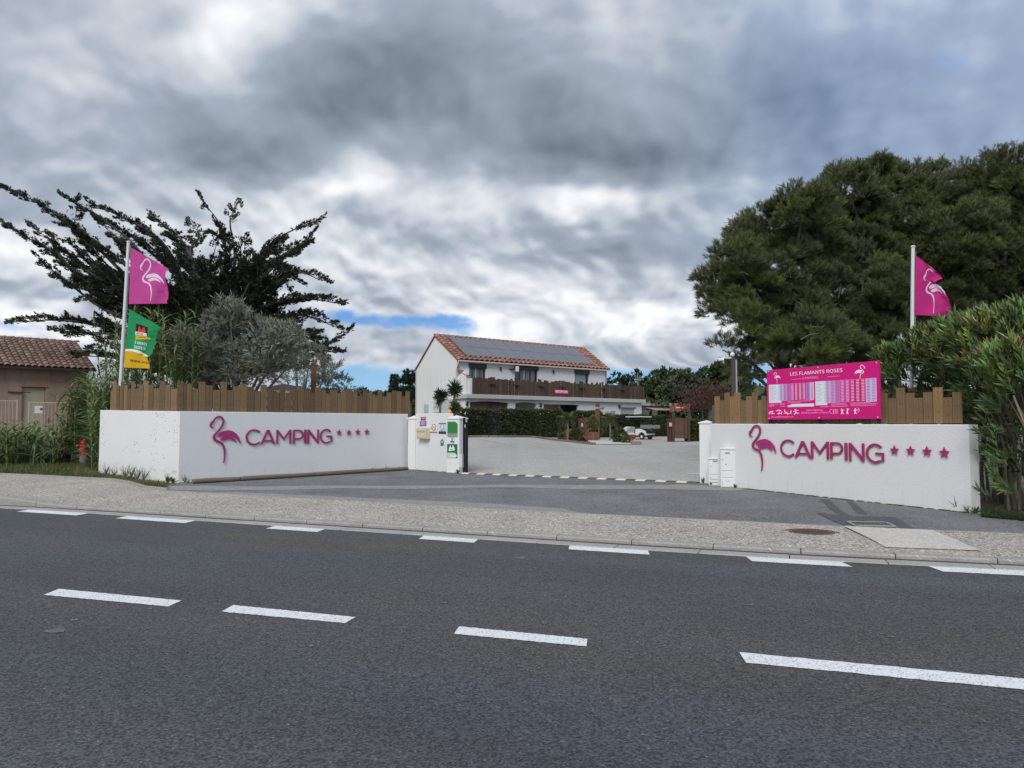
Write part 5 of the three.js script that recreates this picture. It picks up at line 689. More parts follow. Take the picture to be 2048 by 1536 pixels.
// white mobile home glimpsed over the board fence
{
  const p = at(568, 800, 46), t = thing('mobile_home', 'white mobile home glimpsed over the board fence', 'mobile home', V(p.x, rise(p.x, 46), p.z), .1); const top = at(568, 777.5, 46).y - rise(p.x, 46); mesh('body', box(2.6, top, 3, 0, 0, -1.5), M.whitePlain, t); mesh('roof', extrude(poly([[-1.5, 0], [1.5, 0], [0, .3]]), 3.2).translate(0, top + .003, -3.1), mat(.25, .2, .2), t); mesh('window', box(.5, .35, .02, -.7, top - .5, .012), glassDark, t);
}
// low annexe right of the house: flat roof over dark open bays
{
  const A = new Frame(HF.world(21.2, 0, -1.5).setY(0), .80, .60), t = thing('annexe', 'low flat-roofed annexe with dark open bays beside the house', 'building', A.o.clone(), A.turn), L = A.hit(1352, 808).x, rt = A.hit(1310, 806).y, rb = A.hit(1310, 811.5).y;
  mesh('flat_roof', box(L + .8, rt - rb, 5, L / 2, rb, -2.2), slabMat, t); mesh('back_wall', box(L + .5, rb - .2, .15, L / 2, .2, -4.4), houseWall, t); mesh('left_wall', box(.2, rb - .2, 4.2, .1, .2, -2.2), houseWall, t);
  for (const px of [1304, 1333]) mesh('post', box(.14, rb - .25, .14, A.hit(px, 820).x, .2, -.1), mat(.08, .05, .04), t);
  const w = A.hit(1330, 820).x - A.hit(1288, 820).x; const aw = mesh('awning', box(w, .04, 1.8, 0, 0, 0), mat(.42, .33, .25), t); aw.position.set(A.hit(1309, 820).x, A.hit(1309, 818).y, .7); aw.rotation.x = .18;
  mesh('white_panel', box(2.2, 1.2, .06, A.hit(1322, 830).x, A.hit(1322, 834).y - .5, -1.5), mat(.74, .74, .73), t);
}
// timber gateway to the pitches
{
  const p = gp(1346, 884), G = new Frame(p.clone().setY(0), .85, -.05), t = thing('timber_gateway', 'timber gateway with board header and brown gate beside the hedge', 'gateway', p.clone(), G.turn), y0 = p.y, X = (px) => G.hit(px, 850).x, Y = (py) => G.hit(1358, py).y - y0, r = rng(23);
  for (const px of [1346.5, 1377.5]) mesh('post', box(.17, Y(806), .17, X(px), 0, 0), woodDark[2], t);
  const hd = new THREE.Group(); hd.name = 'header'; t.add(hd); for (let i = 0; i < 9; i++) { const a = lerp(X(1339), X(1381), i / 9), b = lerp(X(1339), X(1381), (i + 1) / 9); plank('board', woodBrown, hd, a, b - .012, Y(823) + rr(r, -.06, .06), Y(808.5) + rr(r, -.08, .08), .11, .03, r); }
  const gt = new THREE.Group(); gt.name = 'gate'; t.add(gt); for (let i = 0; i < 11; i++) { const a = lerp(X(1348.5), X(1375), i / 11), b = lerp(X(1348.5), X(1375), (i + 1) / 11); plank('board', woodRed, gt, a, b - .01, .25, Y(836) + rr(r, -.03, .03), -.02, .03, r); }
  mesh('brown_screen', box(.5, Y(838), .06, X(1342), 0, -.2), woodRed[3], t);
  const s = thing('gateway_sign', 'small pink sign on the gateway header', 'sign', G.world(X(1359.5), 0, .13).setY(y0 + Y(817)), G.turn); const w = X(1368) - X(1351), h = Y(812) - Y(817); mesh('panel', box(w, h, .02, 0, 0, .012), mat(.65, .05, .16), s); mesh('printed_face', panelGeo(-w / 2, 0, w / 2, h, .025), printed(canvasTex(200, 60, (c, ww, hh) => { fillBg(c, ww, hh, '#e0406c'); c.fillStyle = '#f7cfda'; c.fillRect(16, 34, 168, 14); })), s);
  const s2 = thing('small_notice', 'small striped pink notice beside the gateway', 'sign', G.world(X(1341.5), 0, .0).setY(y0 + Y(853)), G.turn), w2 = X(1345) - X(1338), h2 = Y(845) - Y(853); mesh('panel', box(w2, h2, .02, 0, 0, .012), mat(.5, .2, .22), s2); mesh('printed_face', panelGeo(-w2 / 2, 0, w2 / 2, h2, .025), printed(canvasTex(80, 80, (c, ww, hh) => { fillBg(c, ww, hh, '#c66a78'); c.fillStyle = '#f0dcdf'; for (let i = 0; i < 4; i++) c.fillRect(8, 10 + i * 18, 64, 7); })), s2); mesh('stake', box(.06, Y(853), .05, 0, -Y(853), -.02), woodDark[1], s2);
}
// ---------------------------------------------------------------- utility cart
{
  const p = gp(1284, 879.5), ang = Math.atan2(.74, -.67), t = thing('utility_cart', 'white utility golf cart with roof and grey cargo box by the hedge', 'golf cart', p.clone(), ang), wht = mat(.74, .73, .70, { roughness: .4 }), blk = mat(.02, .02, .022, { roughness: .6 }), gry = mat(.26, .27, .28, { roughness: .45, metalness: .3 }), W = 1.2;
  // local x = forward, z = right side towards the viewer is +z or -z; the near rear wheel is the origin
  const nz = 1;                                                // the body reaches away from the near side
  const c = (w, h, d, x, y, z, ch = .03) => chamfBox(w, h, d, ch, x, y, z * nz);
  for (const [x, z] of [[0, 0], [0, 1.0], [1.68, 0], [1.68, 1.0]]) { const wg = new THREE.Group(); wg.name = 'wheel'; wg.position.set(x, .24, z * nz); t.add(wg); mesh('tyre', new THREE.TorusGeometry(.165, .075, 10, 22), blk, wg); mesh('rim', cyl(.11, .11, .10, 16, 0, -.05, 0).rotateX(Math.PI / 2), wht, wg); }
  mesh('chassis', c(2.5, .14, 1.0, .80, .22, .5), blk, t);
  const side = new THREE.Shape(); side.moveTo(-.42, .36); side.lineTo(-.36, .36); side.absarc(0, .24, .36, 2.8, .34, true); side.lineTo(.62, .36); side.lineTo(.60, .80); side.lineTo(.30, .84); side.quadraticCurveTo(-.1, .82, -.30, .62); side.closePath();
  mesh('rear_body', extrude(side, 1.06, .02).translate(0, 0, -.03), wht, t);
  mesh('rear_panel', c(.06, .34, .9, -.40, .38, .5, .01), blk, t); mesh('rear_bumper', c(.08, .07, .95, -.44, .40, .5, .01), wht, t);
  const nose = new THREE.Shape(); nose.moveTo(1.35, .30); nose.lineTo(2.15, .34); nose.quadraticCurveTo(2.22, .62, 1.95, .78); nose.lineTo(1.62, .98); nose.lineTo(1.50, .92); nose.lineTo(1.62, .5); nose.closePath(); mesh('front_cowl', extrude(nose, 1.0, .03), wht, t);
  mesh('floor', c(.85, .04, 1.0, 1.05, .34, .5, .008), blk, t); mesh('seat', c(.5, .14, 1.0, .40, .84, .5), blk, t); mesh('backrest', c(.12, .40, 1.0, .12, .95, .5), blk, t);
  mesh('roof', c(1.75, .07, 1.15, .72, 1.76, .5, .03), wht, t);
  for (const [x, z, x2] of [[1.62, .02, 1.42], [1.62, .98, 1.42], [.02, .02, .08], [.02, .98, .08]]) mesh('roof_post', tube([V(x, x > 1 ? .92 : .8, z * nz), V((x + x2) / 2, 1.35, z * nz), V(x2, 1.78, z * nz)], [.02, .02, .02], 6), blk, t);
  mesh('steering_wheel', new THREE.TorusGeometry(.17, .015, 6, 18).rotateY(Math.PI / 2).rotateZ(.5).translate(1.22, 1.10, .3 * nz), blk, t);
  const cb = new THREE.Group(); cb.name = 'cargo_box'; t.add(cb); mesh('floor_plate', box(1.0, .03, 1.15, -.42, .86, .5 * nz), gry, cb); for (const [w, d, x, z] of [[1.0, .03, -.42, -.075], [1.0, .03, -.42, 1.075], [.03, 1.115, -.93, .5], [.03, 1.115, .09, .5]]) mesh('side_wall', box(w, .26, d, x, .893, z * nz), gry, cb);
  for (const z of [.3, .6]) mesh('catch', box(.05, .05, .04, -.42, 1.155, z * nz), gry, cb);
}
// ---------------------------------------------------------------- foliage helpers
function blade(len, w, bend = .1, segs = 2, base = .5) {         // tapering leaf along +y, arching towards +z
  const pos = [], idx = []; for (let i = 0; i <= segs; i++) { const t = i / segs, ww = w * (i === segs ? .04 : i === 0 ? base : 1) / 2, y = len * t, z = bend * len * t * t; pos.push(-ww, y, z, ww, y, z); }
  for (let i = 0; i < segs; i++) { const a = i * 2; idx.push(a, a + 1, a + 2, a + 1, a + 3, a + 2); }
  const G = new THREE.BufferGeometry(); G.setAttribute('position', new THREE.Float32BufferAttribute(pos, 3)); G.setIndex(idx); G.computeVertexNormals(); return G;
}
function spray(n, len, w, open, stem, seed, bend = .15, flatten = 1, segs = 2) { const r = rng(seed), L = []; for (let i = 0; i < n; i++) { const b = blade(len * rr(r, .7, 1.25), w * rr(r, .75, 1.2), bend * rr(r, -.5, 1.5), segs); b.rotateY(rr(r, 0, 6.28)); b.applyQuaternion(quat(0, 0, 0)); const a = rr(r, 0, 6.28), o = open * Math.sqrt(r()); b.applyMatrix4(new THREE.Matrix4().makeRotationAxis(V(Math.cos(a), 0, Math.sin(a)), o)); b.translate(0, stem * r(), 0); L.push(b); } const G = merge(L); if (flatten !== 1) { G.scale(1, 1, flatten); G.computeVertexNormals(); } return G; }
const leafMat = (rough = .6, through = .25) => new THREE.MeshPhysicalMaterial({ color: 0xffffff, roughness: rough, side: THREE.DoubleSide, transmission: through, thickness: 0, specularIntensity: .5 });
const ML = { pine: mat(1, 1, 1, { roughness: .8, side: THREE.DoubleSide }), dark: mat(1, 1, 1, { roughness: .85, side: THREE.DoubleSide }), olive: mat(1, 1, 1, { roughness: .75, side: THREE.DoubleSide }), leaf: mat(1, 1, 1, { roughness: .5, side: THREE.DoubleSide }), reed: leafMat(.55, .2), oleander: leafMat(.45, .15), grass: leafMat(.7, .25) };
const tint = (r, base, v = .3, yellow = .15) => { const k = 1 + (r() - .5) * 2 * v, y = (r() - .5) * 2 * yellow; return [base[0] * k * (1 + y), base[1] * k, base[2] * k * (1 - y)]; };
const onSphere = (r) => { const z = rr(r, -1, 1), a = rr(r, 0, 6.28), s = Math.sqrt(1 - z * z); return V(Math.cos(a) * s, z, Math.sin(a) * s); };
// leaf sprays over puffs that themselves cover bigger lobes
function crownList(lobes, o) { const r = rng(o.seed), out = []; for (const [c, R, dens = 1] of lobes) { const puffs = Math.round(o.puffs * dens * R * R); for (let i = 0; i < puffs; i++) { const n = onSphere(r); if (n.y < o.floor) n.y *= -.4; const pc = c.clone().addScaledVector(n, R * rr(r, .55, 1.0)), pr = o.puffR * rr(r, .6, 1.3), k = Math.round(o.per * rr(r, .7, 1.3)), base = o.tone(r, n); for (let j = 0; j < k; j++) { const m = onSphere(r); m.y = Math.abs(m.y) * .75 + m.y * .25; const p = pc.clone().addScaledVector(m, pr * Math.cbrt(rr(r, .15, 1))); const d = m.clone().multiplyScalar(.8).addScaledVector(n, .5).add(V(0, o.upward, 0)).add(V(rr(r, -.4, .4), rr(r, -.3, .3), rr(r, -.4, .4))); out.push({ p, q: aim(d, rr(r, 0, 6.28)), s: V(1, 1, 1).multiplyScalar(o.size * rr(r, .7, 1.3)), c: tint(r, base, .22, .12) }); } } } return out; }
const barkMat = (a, b, c, seed) => mat(1, 1, 1, { map: tex(128, 256, (u, v) => { const n = fbm(u * 12, v * 3, 4, 3), m = fbm(u * 6, v * 6, 3, 6), k = .5 + n * .7 + (m - .5) * .4; return [sr(a * k), sr(b * k), sr(c * k)]; }), roughness: .95 });
const bark = { grey: barkMat(.20, .17, .14), pine: barkMat(.12, .10, .085), dark: barkMat(.085, .07, .06), olive: barkMat(.17, .155, .13), pale: barkMat(.34, .28, .21) };

// ---------------------------------------------------------------- Aleppo pines on the right
{
  const tuft = spray(24, .19, .013, .85, .14, 200, .1), D = 29;
  const pines = [
    { px: 1590, d: 28.5, lobes: [[1436, 572, 52], [1470, 530, 56], [1512, 486, 62], [1560, 446, 62], [1604, 432, 60], [1440, 622, 44], [1500, 590, 80], [1560, 540, 84], [1620, 500, 84], [1496, 656, 56], [1560, 640, 84], [1620, 610, 90], [1600, 700, 80], [1530, 716, 50], [1660, 700, 80], [1445, 700, 20], [1478, 742, 30]], label: 'broad dark green pine rising behind the pink price board' },
    { px: 1790, d: 31, lobes: [[1640, 428, 56], [1698, 384, 62], [1742, 368, 58], [1800, 400, 84], [1700, 480, 96], [1790, 500, 110], [1720, 590, 100], [1830, 600, 110], [1700, 690, 90], [1800, 700, 100]], label: 'tall pine standing behind the torn pink flag' },
    { px: 2010, d: 33, lobes: [[1880, 390, 70], [1950, 374, 70], [2020, 384, 76], [2110, 400, 90], [1900, 490, 110], [2010, 500, 120], [2130, 520, 120], [1930, 610, 110], [2050, 620, 120], [2170, 640, 110], [1960, 700, 100], [1985, 440, 90], [2080, 450, 90], [1870, 560, 90]], label: 'tall pine standing behind the top of the oleanders' }];
  pines.forEach((pn, i) => {
    const foot = at(pn.px, 800, pn.d); foot.y = rise(foot.x, pn.d); const t = thing('pine_tree', pn.label, 'tree', foot, 0, 'pines on the right'), r = rng(300 + i);
    const lobes = pn.lobes.map(([x, y, q]) => { const R = Math.max(.2, q / F * pn.d - .22); return [at(x, y, pn.d + rr(r, -2.2, 1.2)).sub(foot), R]; });
    // fill towards the back so that the crown has depth
    const deep = pn.lobes.filter((_, k) => k % 2 === 0).map(([x, y, q]) => [at(x, y, pn.d + rr(r, 2, 5)).sub(foot), q / F * pn.d * .95, .75]);
    const list = crownList([...lobes, ...deep], { seed: 310 + i, puffs: 15, puffR: .46, per: 50, size: 1, upward: .6, floor: -.75, tone: (q, n) => { const b = [.082, .098, .036], y = q() < .3 ? 1.35 : 1; return [b[0] * y, b[1] * y, b[2]]; } });
    instances('crown', tuft, ML.pine, list, t);
    const c = lobes.reduce((a, l) => a.add(l[0]), V(0, 0, 0)).multiplyScalar(1 / lobes.length), br = [tube([V(0, -.1, 0), V(.15, 1.6, .1), V(c.x * .35, c.y * .55, c.z * .3), V(c.x * .8, c.y * .9, c.z * .8), V(c.x, c.y * 1.25, c.z)], [.34, .29, .24, .17, .06], 9)];
    mesh('trunk', br[0], bark.pine, t);
    lobes.forEach(([p]) => { const s = V(c.x * .35, clamp(p.y * .6, 1.8, c.y * .7), c.z * .3); mesh('limb', tube([s, s.clone().lerp(p, .5).add(V(0, .3, 0)), p], [.09, .06, .02], 6), bark.pine, t); });
    // bare dead twigs that show pale in the crown
    const tw = []; for (let k = 0; k < 40; k++) { const [p, R] = lobes[Math.floor(r() * lobes.length)], n = onSphere(r); n.z = Math.abs(n.z); const a = p.clone().addScaledVector(n, R * .7), b = a.clone().add(V(rr(r, -.5, .5), rr(r, -.2, .6), rr(r, .1, .5))); tw.push(tube([a, a.clone().lerp(b, .5).add(V(0, .06, 0)), b], [.014, .01, .004], 4)); }
    mesh('dead_twigs', merge(tw), bark.pale, t).userData.kind = 'stuff';
  });
}
// ---------------------------------------------------------------- wind-swept cypress on the left
{
  const D = 38, foot = at(400, 800, D); foot.y = rise(foot.x, D); const t = thing('cypress_tree', 'dark wind-swept cypress with long reaching limbs', 'tree', foot), r = rng(401), sprig = spray(9, .17, .05, 1.1, .15, 402, .1, .6);
  const limbs = [
    [[398, 770], [330, 640], [230, 530], [150, 455], [70, 402], [0, 374]], [[392, 760], [280, 620], [180, 545], [80, 490], [5, 446]], [[400, 740], [330, 580], [260, 482], [190, 430], [146, 405]], [[400, 740], [300, 580], [215, 500], [150, 450], [152, 428]],
    [[405, 720], [370, 570], [320, 480], [255, 440], [190, 410]], [[412, 720], [395, 580], [370, 490], [330, 452], [310, 436]], [[420, 720], [425, 600], [452, 520], [440, 450], [410, 408]], [[425, 720], [450, 600], [470, 520], [460, 440], [470, 420]], [[428, 720], [480, 600], [520, 510], [570, 468], [632, 444]], [[430, 720], [500, 590], [560, 520], [590, 500], [612, 480]],
    [[436, 725], [500, 630], [580, 600], [640, 600], [668, 606]], [[430, 740], [520, 660], [590, 630], [640, 640], [660, 650]], [[432, 750], [530, 690], [600, 670], [650, 690], [682, 672]], [[430, 760], [540, 720], [610, 700], [670, 705]], [[398, 765], [300, 690], [190, 650], [100, 640], [42, 645]], [[396, 765], [300, 700], [230, 670], [150, 670]], [[396, 750], [290, 650], [210, 620], [130, 560], [92, 530]], [[396, 740], [300, 620], [220, 570], [130, 500], [60, 452]], [[410, 700], [400, 560], [380, 500], [400, 470], [385, 452]], [[440, 730], [520, 640], [560, 560], [600, 545], [640, 560]], [[400, 720], [340, 600], [290, 540], [240, 480], [210, 455]], [[420, 700], [440, 620], [420, 540], [430, 500]], [[395, 770], [320, 730], [230, 715], [170, 712]], [[420, 690], [470, 640], [500, 560], [540, 530], [590, 560]], [[415, 690], [360, 620], [330, 560], [280, 520]], [[405, 720], [350, 650], [300, 600], [240, 590], [180, 600]]];
  const list = [], low = V(0, .2, 0), twigs = [];
  const fan = (p, dir, len, dens) => {                        // a flat, layered fan of foliage along one shoot
    const side = new THREE.Vector3().crossVectors(dir, UPV).normalize(), n = Math.round(len * dens); twigs.push(tube([p, p.clone().addScaledVector(dir, len * .5).add(V(0, .05, 0)), p.clone().addScaledVector(dir, len)], [.022, .014, .005], 4));
    for (let q = 0; q < n; q++) { const v = Math.sqrt(r()), w = (1 - v) * .42 * len + .07, pp = p.clone().addScaledVector(dir, len * v).addScaledVector(side, rr(r, -w, w)).add(V(0, rr(r, -.05, .11) + .08 * v, 0)), d = dir.clone().multiplyScalar(.9).addScaledVector(side, rr(r, -.6, .6)).add(V(0, rr(r, -.05, .55), 0)); list.push({ p: pp, q: aim(d, rr(r, 0, 6.28)), s: V(1, 1, 1).multiplyScalar(rr(r, .55, 1.05)), c: tint(r, [.036, .045, .021], .4, .25) }); } };
  const base = limbs.length; for (let k = 0; k < 44; k++) { const L = limbs[k % base], e = rr(r, .5, .86), n = L.length; limbs.push(L.map(([x, y], i) => { const f = i / (n - 1); return [lerp(L[0][0], x, e) + rr(r, -34, 34) * f, lerp(L[0][1], y, e) + rr(r, -26, 30) * f]; })); }
  limbs.forEach((L, li) => {
    const dz = rr(r, -3, 3), pts = L.map(([x, y], k) => at(x, y, D + dz * k / (L.length - 1)).sub(foot)), c = new THREE.CatmullRomCurve3(pts), len = c.getLength();
    if (li < base) mesh('limb', tube([low.clone().add(V(rr(r, -.2, .2), 0, rr(r, -.2, .2))), pts[0].clone().lerp(low, .4), ...pts], [.24, .20, .15, .10, .07, .04, .012], 6), bark.dark, t); else twigs.push(tube(pts, [.09, .07, .05, .03, .01], 5));
    for (let s = len * .16; s < len; s += .36) { const u = s / len, p = c.getPointAt(u), tg = c.getTangentAt(u), w = lerp(2.0, .45, Math.pow(u, 1.2)); if (fbm(s * .55 + li * 9, li * 3.1, 3) < .36) continue;
      for (let b = 0; b < (u > .75 ? 2 : 3); b++) { const a = rr(r, -1.25, 1.25), hz = tg.clone().setY(tg.y * .30).normalize().applyAxisAngle(UPV, a).add(V(0, rr(r, -.08, .16), 0)).normalize(); fan(p.clone().add(V(0, rr(r, -.1, .1), 0)), hz, w * rr(r, .45, 1), 24); } }
    fan(pts[pts.length - 1].clone().lerp(pts[pts.length - 2], .25), c.getTangentAt(1), .9, 30); });
  mesh('twigs', merge(twigs), bark.dark, t).userData.kind = 'stuff';
  instances('crown', sprig, ML.dark, list, t);
  mesh('trunk', tube([V(0, -.1, 0), V(.1, 1.2, 0), V(.2, 3.2, .1), V(.3, 5.2, 0)], [.55, .46, .36, .2], 10), bark.dark, t);
}
// ---------------------------------------------------------------- olives
function olive(px, d, lobes, label, seed, trunkTo) {
  const foot = at(px, 800, d); foot.y = rise(foot.x, d); const t = thing('olive_tree', label, 'tree', foot, 0, 'olives behind the board fence'), r = rng(seed), twig = spray(12, .15, .026, .9, .22, seed + 1, .1);
  const L = lobes.map(([x, y, q, k = 1]) => [at(x, y, d + rr(r, -.9, 1.2)).sub(foot), q / F * d, k]);
  instances('crown', twig, ML.olive, crownList(L, { seed: seed + 2, puffs: 24, puffR: .30, per: 13, size: 1, upward: .35, floor: -.9, tone: (q) => { const k = .8 + q() * .5; return [.185 * k, .190 * k, .140 * k]; } }), t);
  mesh('trunk', tube([V(0, -.1, 0), V(.12, .8, .1), V(.05, 1.7, 0)], [.24, .19, .15], 8), bark.olive, t);
  L.forEach(([p]) => mesh('limb', tube([V(.05, 1.6, 0), V(p.x * .45, 1.6 + (p.y - 1.6) * .4, p.z * .4), p], [.10, .06, .015], 6), bark.olive, t));
}
olive(470, 27.5, [[400, 700, 44], [430, 655, 40], [462, 638, 36], [450, 690, 58], [510, 670, 54], [540, 700, 56], [500, 730, 60], [430, 745, 50], [390, 750, 40], [565, 690, 44, .8], [590, 720, 36, .7], [370, 690, 30], [355, 730, 34]], 'large grey-green olive tree in front of the dark cypress', 500);
olive(600, 33, [[590, 700, 34, .7], [620, 715, 34, .6], [610, 750, 36, .7], [650, 755, 28, .6], [570, 745, 34, .6], [640, 735, 22, .5]], 'thin grey olive tree beside the rust-brown carved post', 520);
olive(668, 42, [[668, 768, 22, .9], [690, 775, 16, .9], [652, 775, 18, .9]], 'small round olive at the end of the olive row', 530);

// ---------------------------------------------------------------- giant reeds and low weeds by the hydrant
{
  const r = rng(601); const reed = (H, seed) => { const q = rng(seed), L = [], lean = rr(q, -.12, .12); L.push(tube([V(0, 0, 0), V(lean * .3, H * .5, 0), V(lean * H * .5, H, lean * .3)], [.014, .012, .004], 4)); const n = Math.round(H * 6.5); for (let i = 0; i < n; i++) { const y = H * (.12 + .88 * i / n), b = blade(rr(q, .40, .68) * (1.05 - .35 * i / n), rr(q, .035, .06), rr(q, .5, 1.3), 5, .8); b.rotateX(rr(q, .25, .8)); b.rotateY(i * 2.5 + rr(q, -.5, .5)); b.translate(lean * y * .4, y, 0); L.push(b); } return merge(L); };
  const kinds = [reed(3.9, 1), reed(3.2, 2), reed(2.5, 3), reed(1.5, 4), reed(1.1, 5), reed(5.4, 6)], lists = kinds.map(() => []);
  const add = (k, px, d, s = 1, ty = 1) => { if (px > 122 && px < 184) d = Math.max(d, 28.1 + rr(r, 0, 1.2)); const p = at(px, 900, d); p.y = rise(p.x, d) - .03; lists[k].push({ p, q: quat(rr(r, -.1, .1), rr(r, 0, 6.28), rr(r, -.10, .10)), s: V(1, 1, 1).multiplyScalar(s * rr(r, .85, 1.12)), c: tint(r, [.20 * ty, .265, .11], .35, .18) }); };
  for (let i = 0; i < 210; i++) { const px = rr(r, 165, 390), d = rr(r, 24.8, 29) + (px > 215 ? .6 : 0), top = px < 200 ? 1 : 0; add(px < 210 ? 1 : (r() < .5 ? 0 : 5), px, d, .95, 1.1); }
  for (let i = 0; i < 55; i++) add(1, rr(r, 150, 215), rr(r, 24.2, 26.5), .95);
  for (let i = 0; i < 60; i++) add(2, rr(r, 120, 205), rr(r, 25, 29), 1);
  for (let i = 0; i < 90; i++) add(3, rr(r, -40, 150), rr(r, 26, 31), 1);
  for (let i = 0; i < 150; i++) add(4, rr(r, -40, 190), rr(r, 26.2, 29), rr(r, .7, 1.05));
  for (let i = 0; i < 40; i++) add(4, rr(r, 172, 198), rr(r, 24.2, 26), rr(r, .7, 1.2));
  const bed = new THREE.Group(); bed.name = 'reed_bed'; setUD(bed, 'dense bed of tall green reeds around the fire hydrant', 'reeds', null, 'stuff'); scene.add(bed);
  kinds.forEach((k, i) => instances('reeds', k, ML.reed, lists[i], bed));
}
// ---------------------------------------------------------------- grass of the verge
{
  const r = rng(640), tuftG = spray(12, .17, .013, .7, .01, 641, .5), list = [], dry = []; const front = (px) => { let y = 952; const P = [[-300, 940], [0, 952], [171, 961], [219, 963], [260, 970], [294, 980], [335, 984]]; for (let i = 0; i < P.length - 1; i++) if (px >= P[i][0] && px <= P[i + 1][0]) y = lerp(P[i][1], P[i + 1][1], (px - P[i][0]) / (P[i + 1][0] - P[i][0])); return y; };
  for (let i = 0; i < 7200; i++) { const px = rr(r, -80, 345), f = front(px), back = px < 196 ? 922 : lerp(948, 967, (px - 196) / 160), py = lerp(f - .5, back, Math.pow(r(), .9)); if (py > f || py < back) continue; const p = g(px, py); const bare = fbm(p.x * .9 + 7, p.z * .9, 3); if (bare < .42 && px > 60 && r() < .8) continue; if (px > 196 && r() < .55) continue; const d = r() < (px > 150 ? .5 : .22); const s = px > 196 ? rr(r, .3, .7) : rr(r, .5, 1.25); list.push({ p: p.setY(-.02), q: quat(rr(r, -.2, .2), rr(r, 0, 6.28), rr(r, -.2, .2)), s: V(s, s * rr(r, .7, 1.3), s), c: d ? tint(r, [.20, .17, .075], .3, .15) : tint(r, [.095, .14, .04], .35, .2) }); }
  for (let i = 0; i < 900; i++) { const px = rr(r, 1965, 2140), py = rr(r, 1026, 1036) + (px - 1965) * .09; const p = g(px, py); list.push({ p: p.setY(-.01), q: quat(rr(r, -.2, .2), rr(r, 0, 6.28), rr(r, -.2, .2)), s: V(1, 1, 1).multiplyScalar(rr(r, .25, .7)), c: tint(r, [.045, .07, .025], .35, .2) }); }  // tufts beyond the right wall end: shade put into a darker leaf colour
  const m = instances('verge_grass', tuftG, ML.grass, list, scene); setUD(m, 'short mixed green and dry grass of the roadside verge', 'grass', null, 'stuff');
  structure('verge_soil', flat([[-300, 941], [0, 953], [171, 962], [219, 964], [260, 971], [294, 981], [340, 984], [365, 972], [358, 963], [197, 946], [190, 915], [-300, 915]].map(([x, y]) => g(x, y)), -.012), M.soil);
}
// weeds in the joint at the wall feet
{
  const r = rng(660), W1 = spray(16, .12, .035, 1.1, .05, 661, .3), W2 = spray(22, .26, .014, .6, .02, 662, .4), W3 = spray(20, .09, .04, 1.3, .03, 663, .2);
  const spots = [[1505, 976, W1, 1.0, [.09, .16, .03]], [1550, 979.5, W3, .8, [.06, .08, .03]], [1406, 966.5, W1, .7, [.09, .15, .03]], [1470, 975.5, W3, .55, [.07, .09, .03]], [1660, 993, W3, .6, [.10, .11, .05]], [1700, 997.5, W3, .7, [.08, .10, .04]], [1735, 1001.5, W2, .35, [.12, .12, .06]], [1782, 1007.5, W3, .6, [.09, .10, .04]], [1815, 1011, W2, .4, [.14, .12, .07]], [1845, 1015, W3, .55, [.09, .10, .05]], [1880, 1018.5, W3, .8, [.08, .11, .04]], [1915, 1023, W2, .7, [.16, .14, .09]], [1936, 1026, W2, .4, [.12, .12, .06]], [1952, 1028, W1, .6, [.06, .10, .03]], [370, 966.5, W2, .55, [.09, .11, .05]], [376, 967.5, W2, .4, [.10, .11, .05]], [489, 960, W1, .55, [.10, .11, .05]], [745, 943, W1, .6, [.10, .12, .05]], [772, 941.5, W2, .4, [.11, .12, .05]], [798, 939.8, W1, .5, [.10, .12, .05]], [916, 947.5, W1, .7, [.07, .10, .04]], [262, 959, W2, 1.0, [.13, .135, .085]], [275, 960, W2, .9, [.12, .13, .08]], [250, 957, W2, .9, [.14, .14, .09]], [287, 961.5, W2, .8, [.11, .12, .07]], [228, 953.5, W2, .7, [.14, .14, .08]], [212, 950.5, W2, .8, [.13, .13, .08]], [335, 966, W1, .9, [.09, .12, .05]], [345, 967, W1, .8, [.08, .12, .05]]];
  for (const [px, py, G, s, c] of spots) { const p = g(px, py + .4), left = px < 400, lab = px < 345 ? 'grey-green weed growing at the foot of the grimy wall end' : px < 900 ? 'tiny weed along the wall behind the timber poles' : px < 1000 ? 'tiny weed at the foot of the wide gate post' : px < 1420 ? 'tiny green weed at the slim gate post beside the cabinets' : 'tiny weed in the joint below the pink lettering', t = thing('weed', lab, 'weed', p.setY(.004), rr(r, 0, 6), px < 345 ? 'weeds at the grimy wall end' : px < 900 ? 'weeds behind the timber poles' : px > 1420 ? 'weeds below the lettering' : undefined); const m = mat(c[0], c[1], c[2], { roughness: .7, side: THREE.DoubleSide }); mesh('leaves', G, m, t).scale.setScalar(s * 1.5); }
}
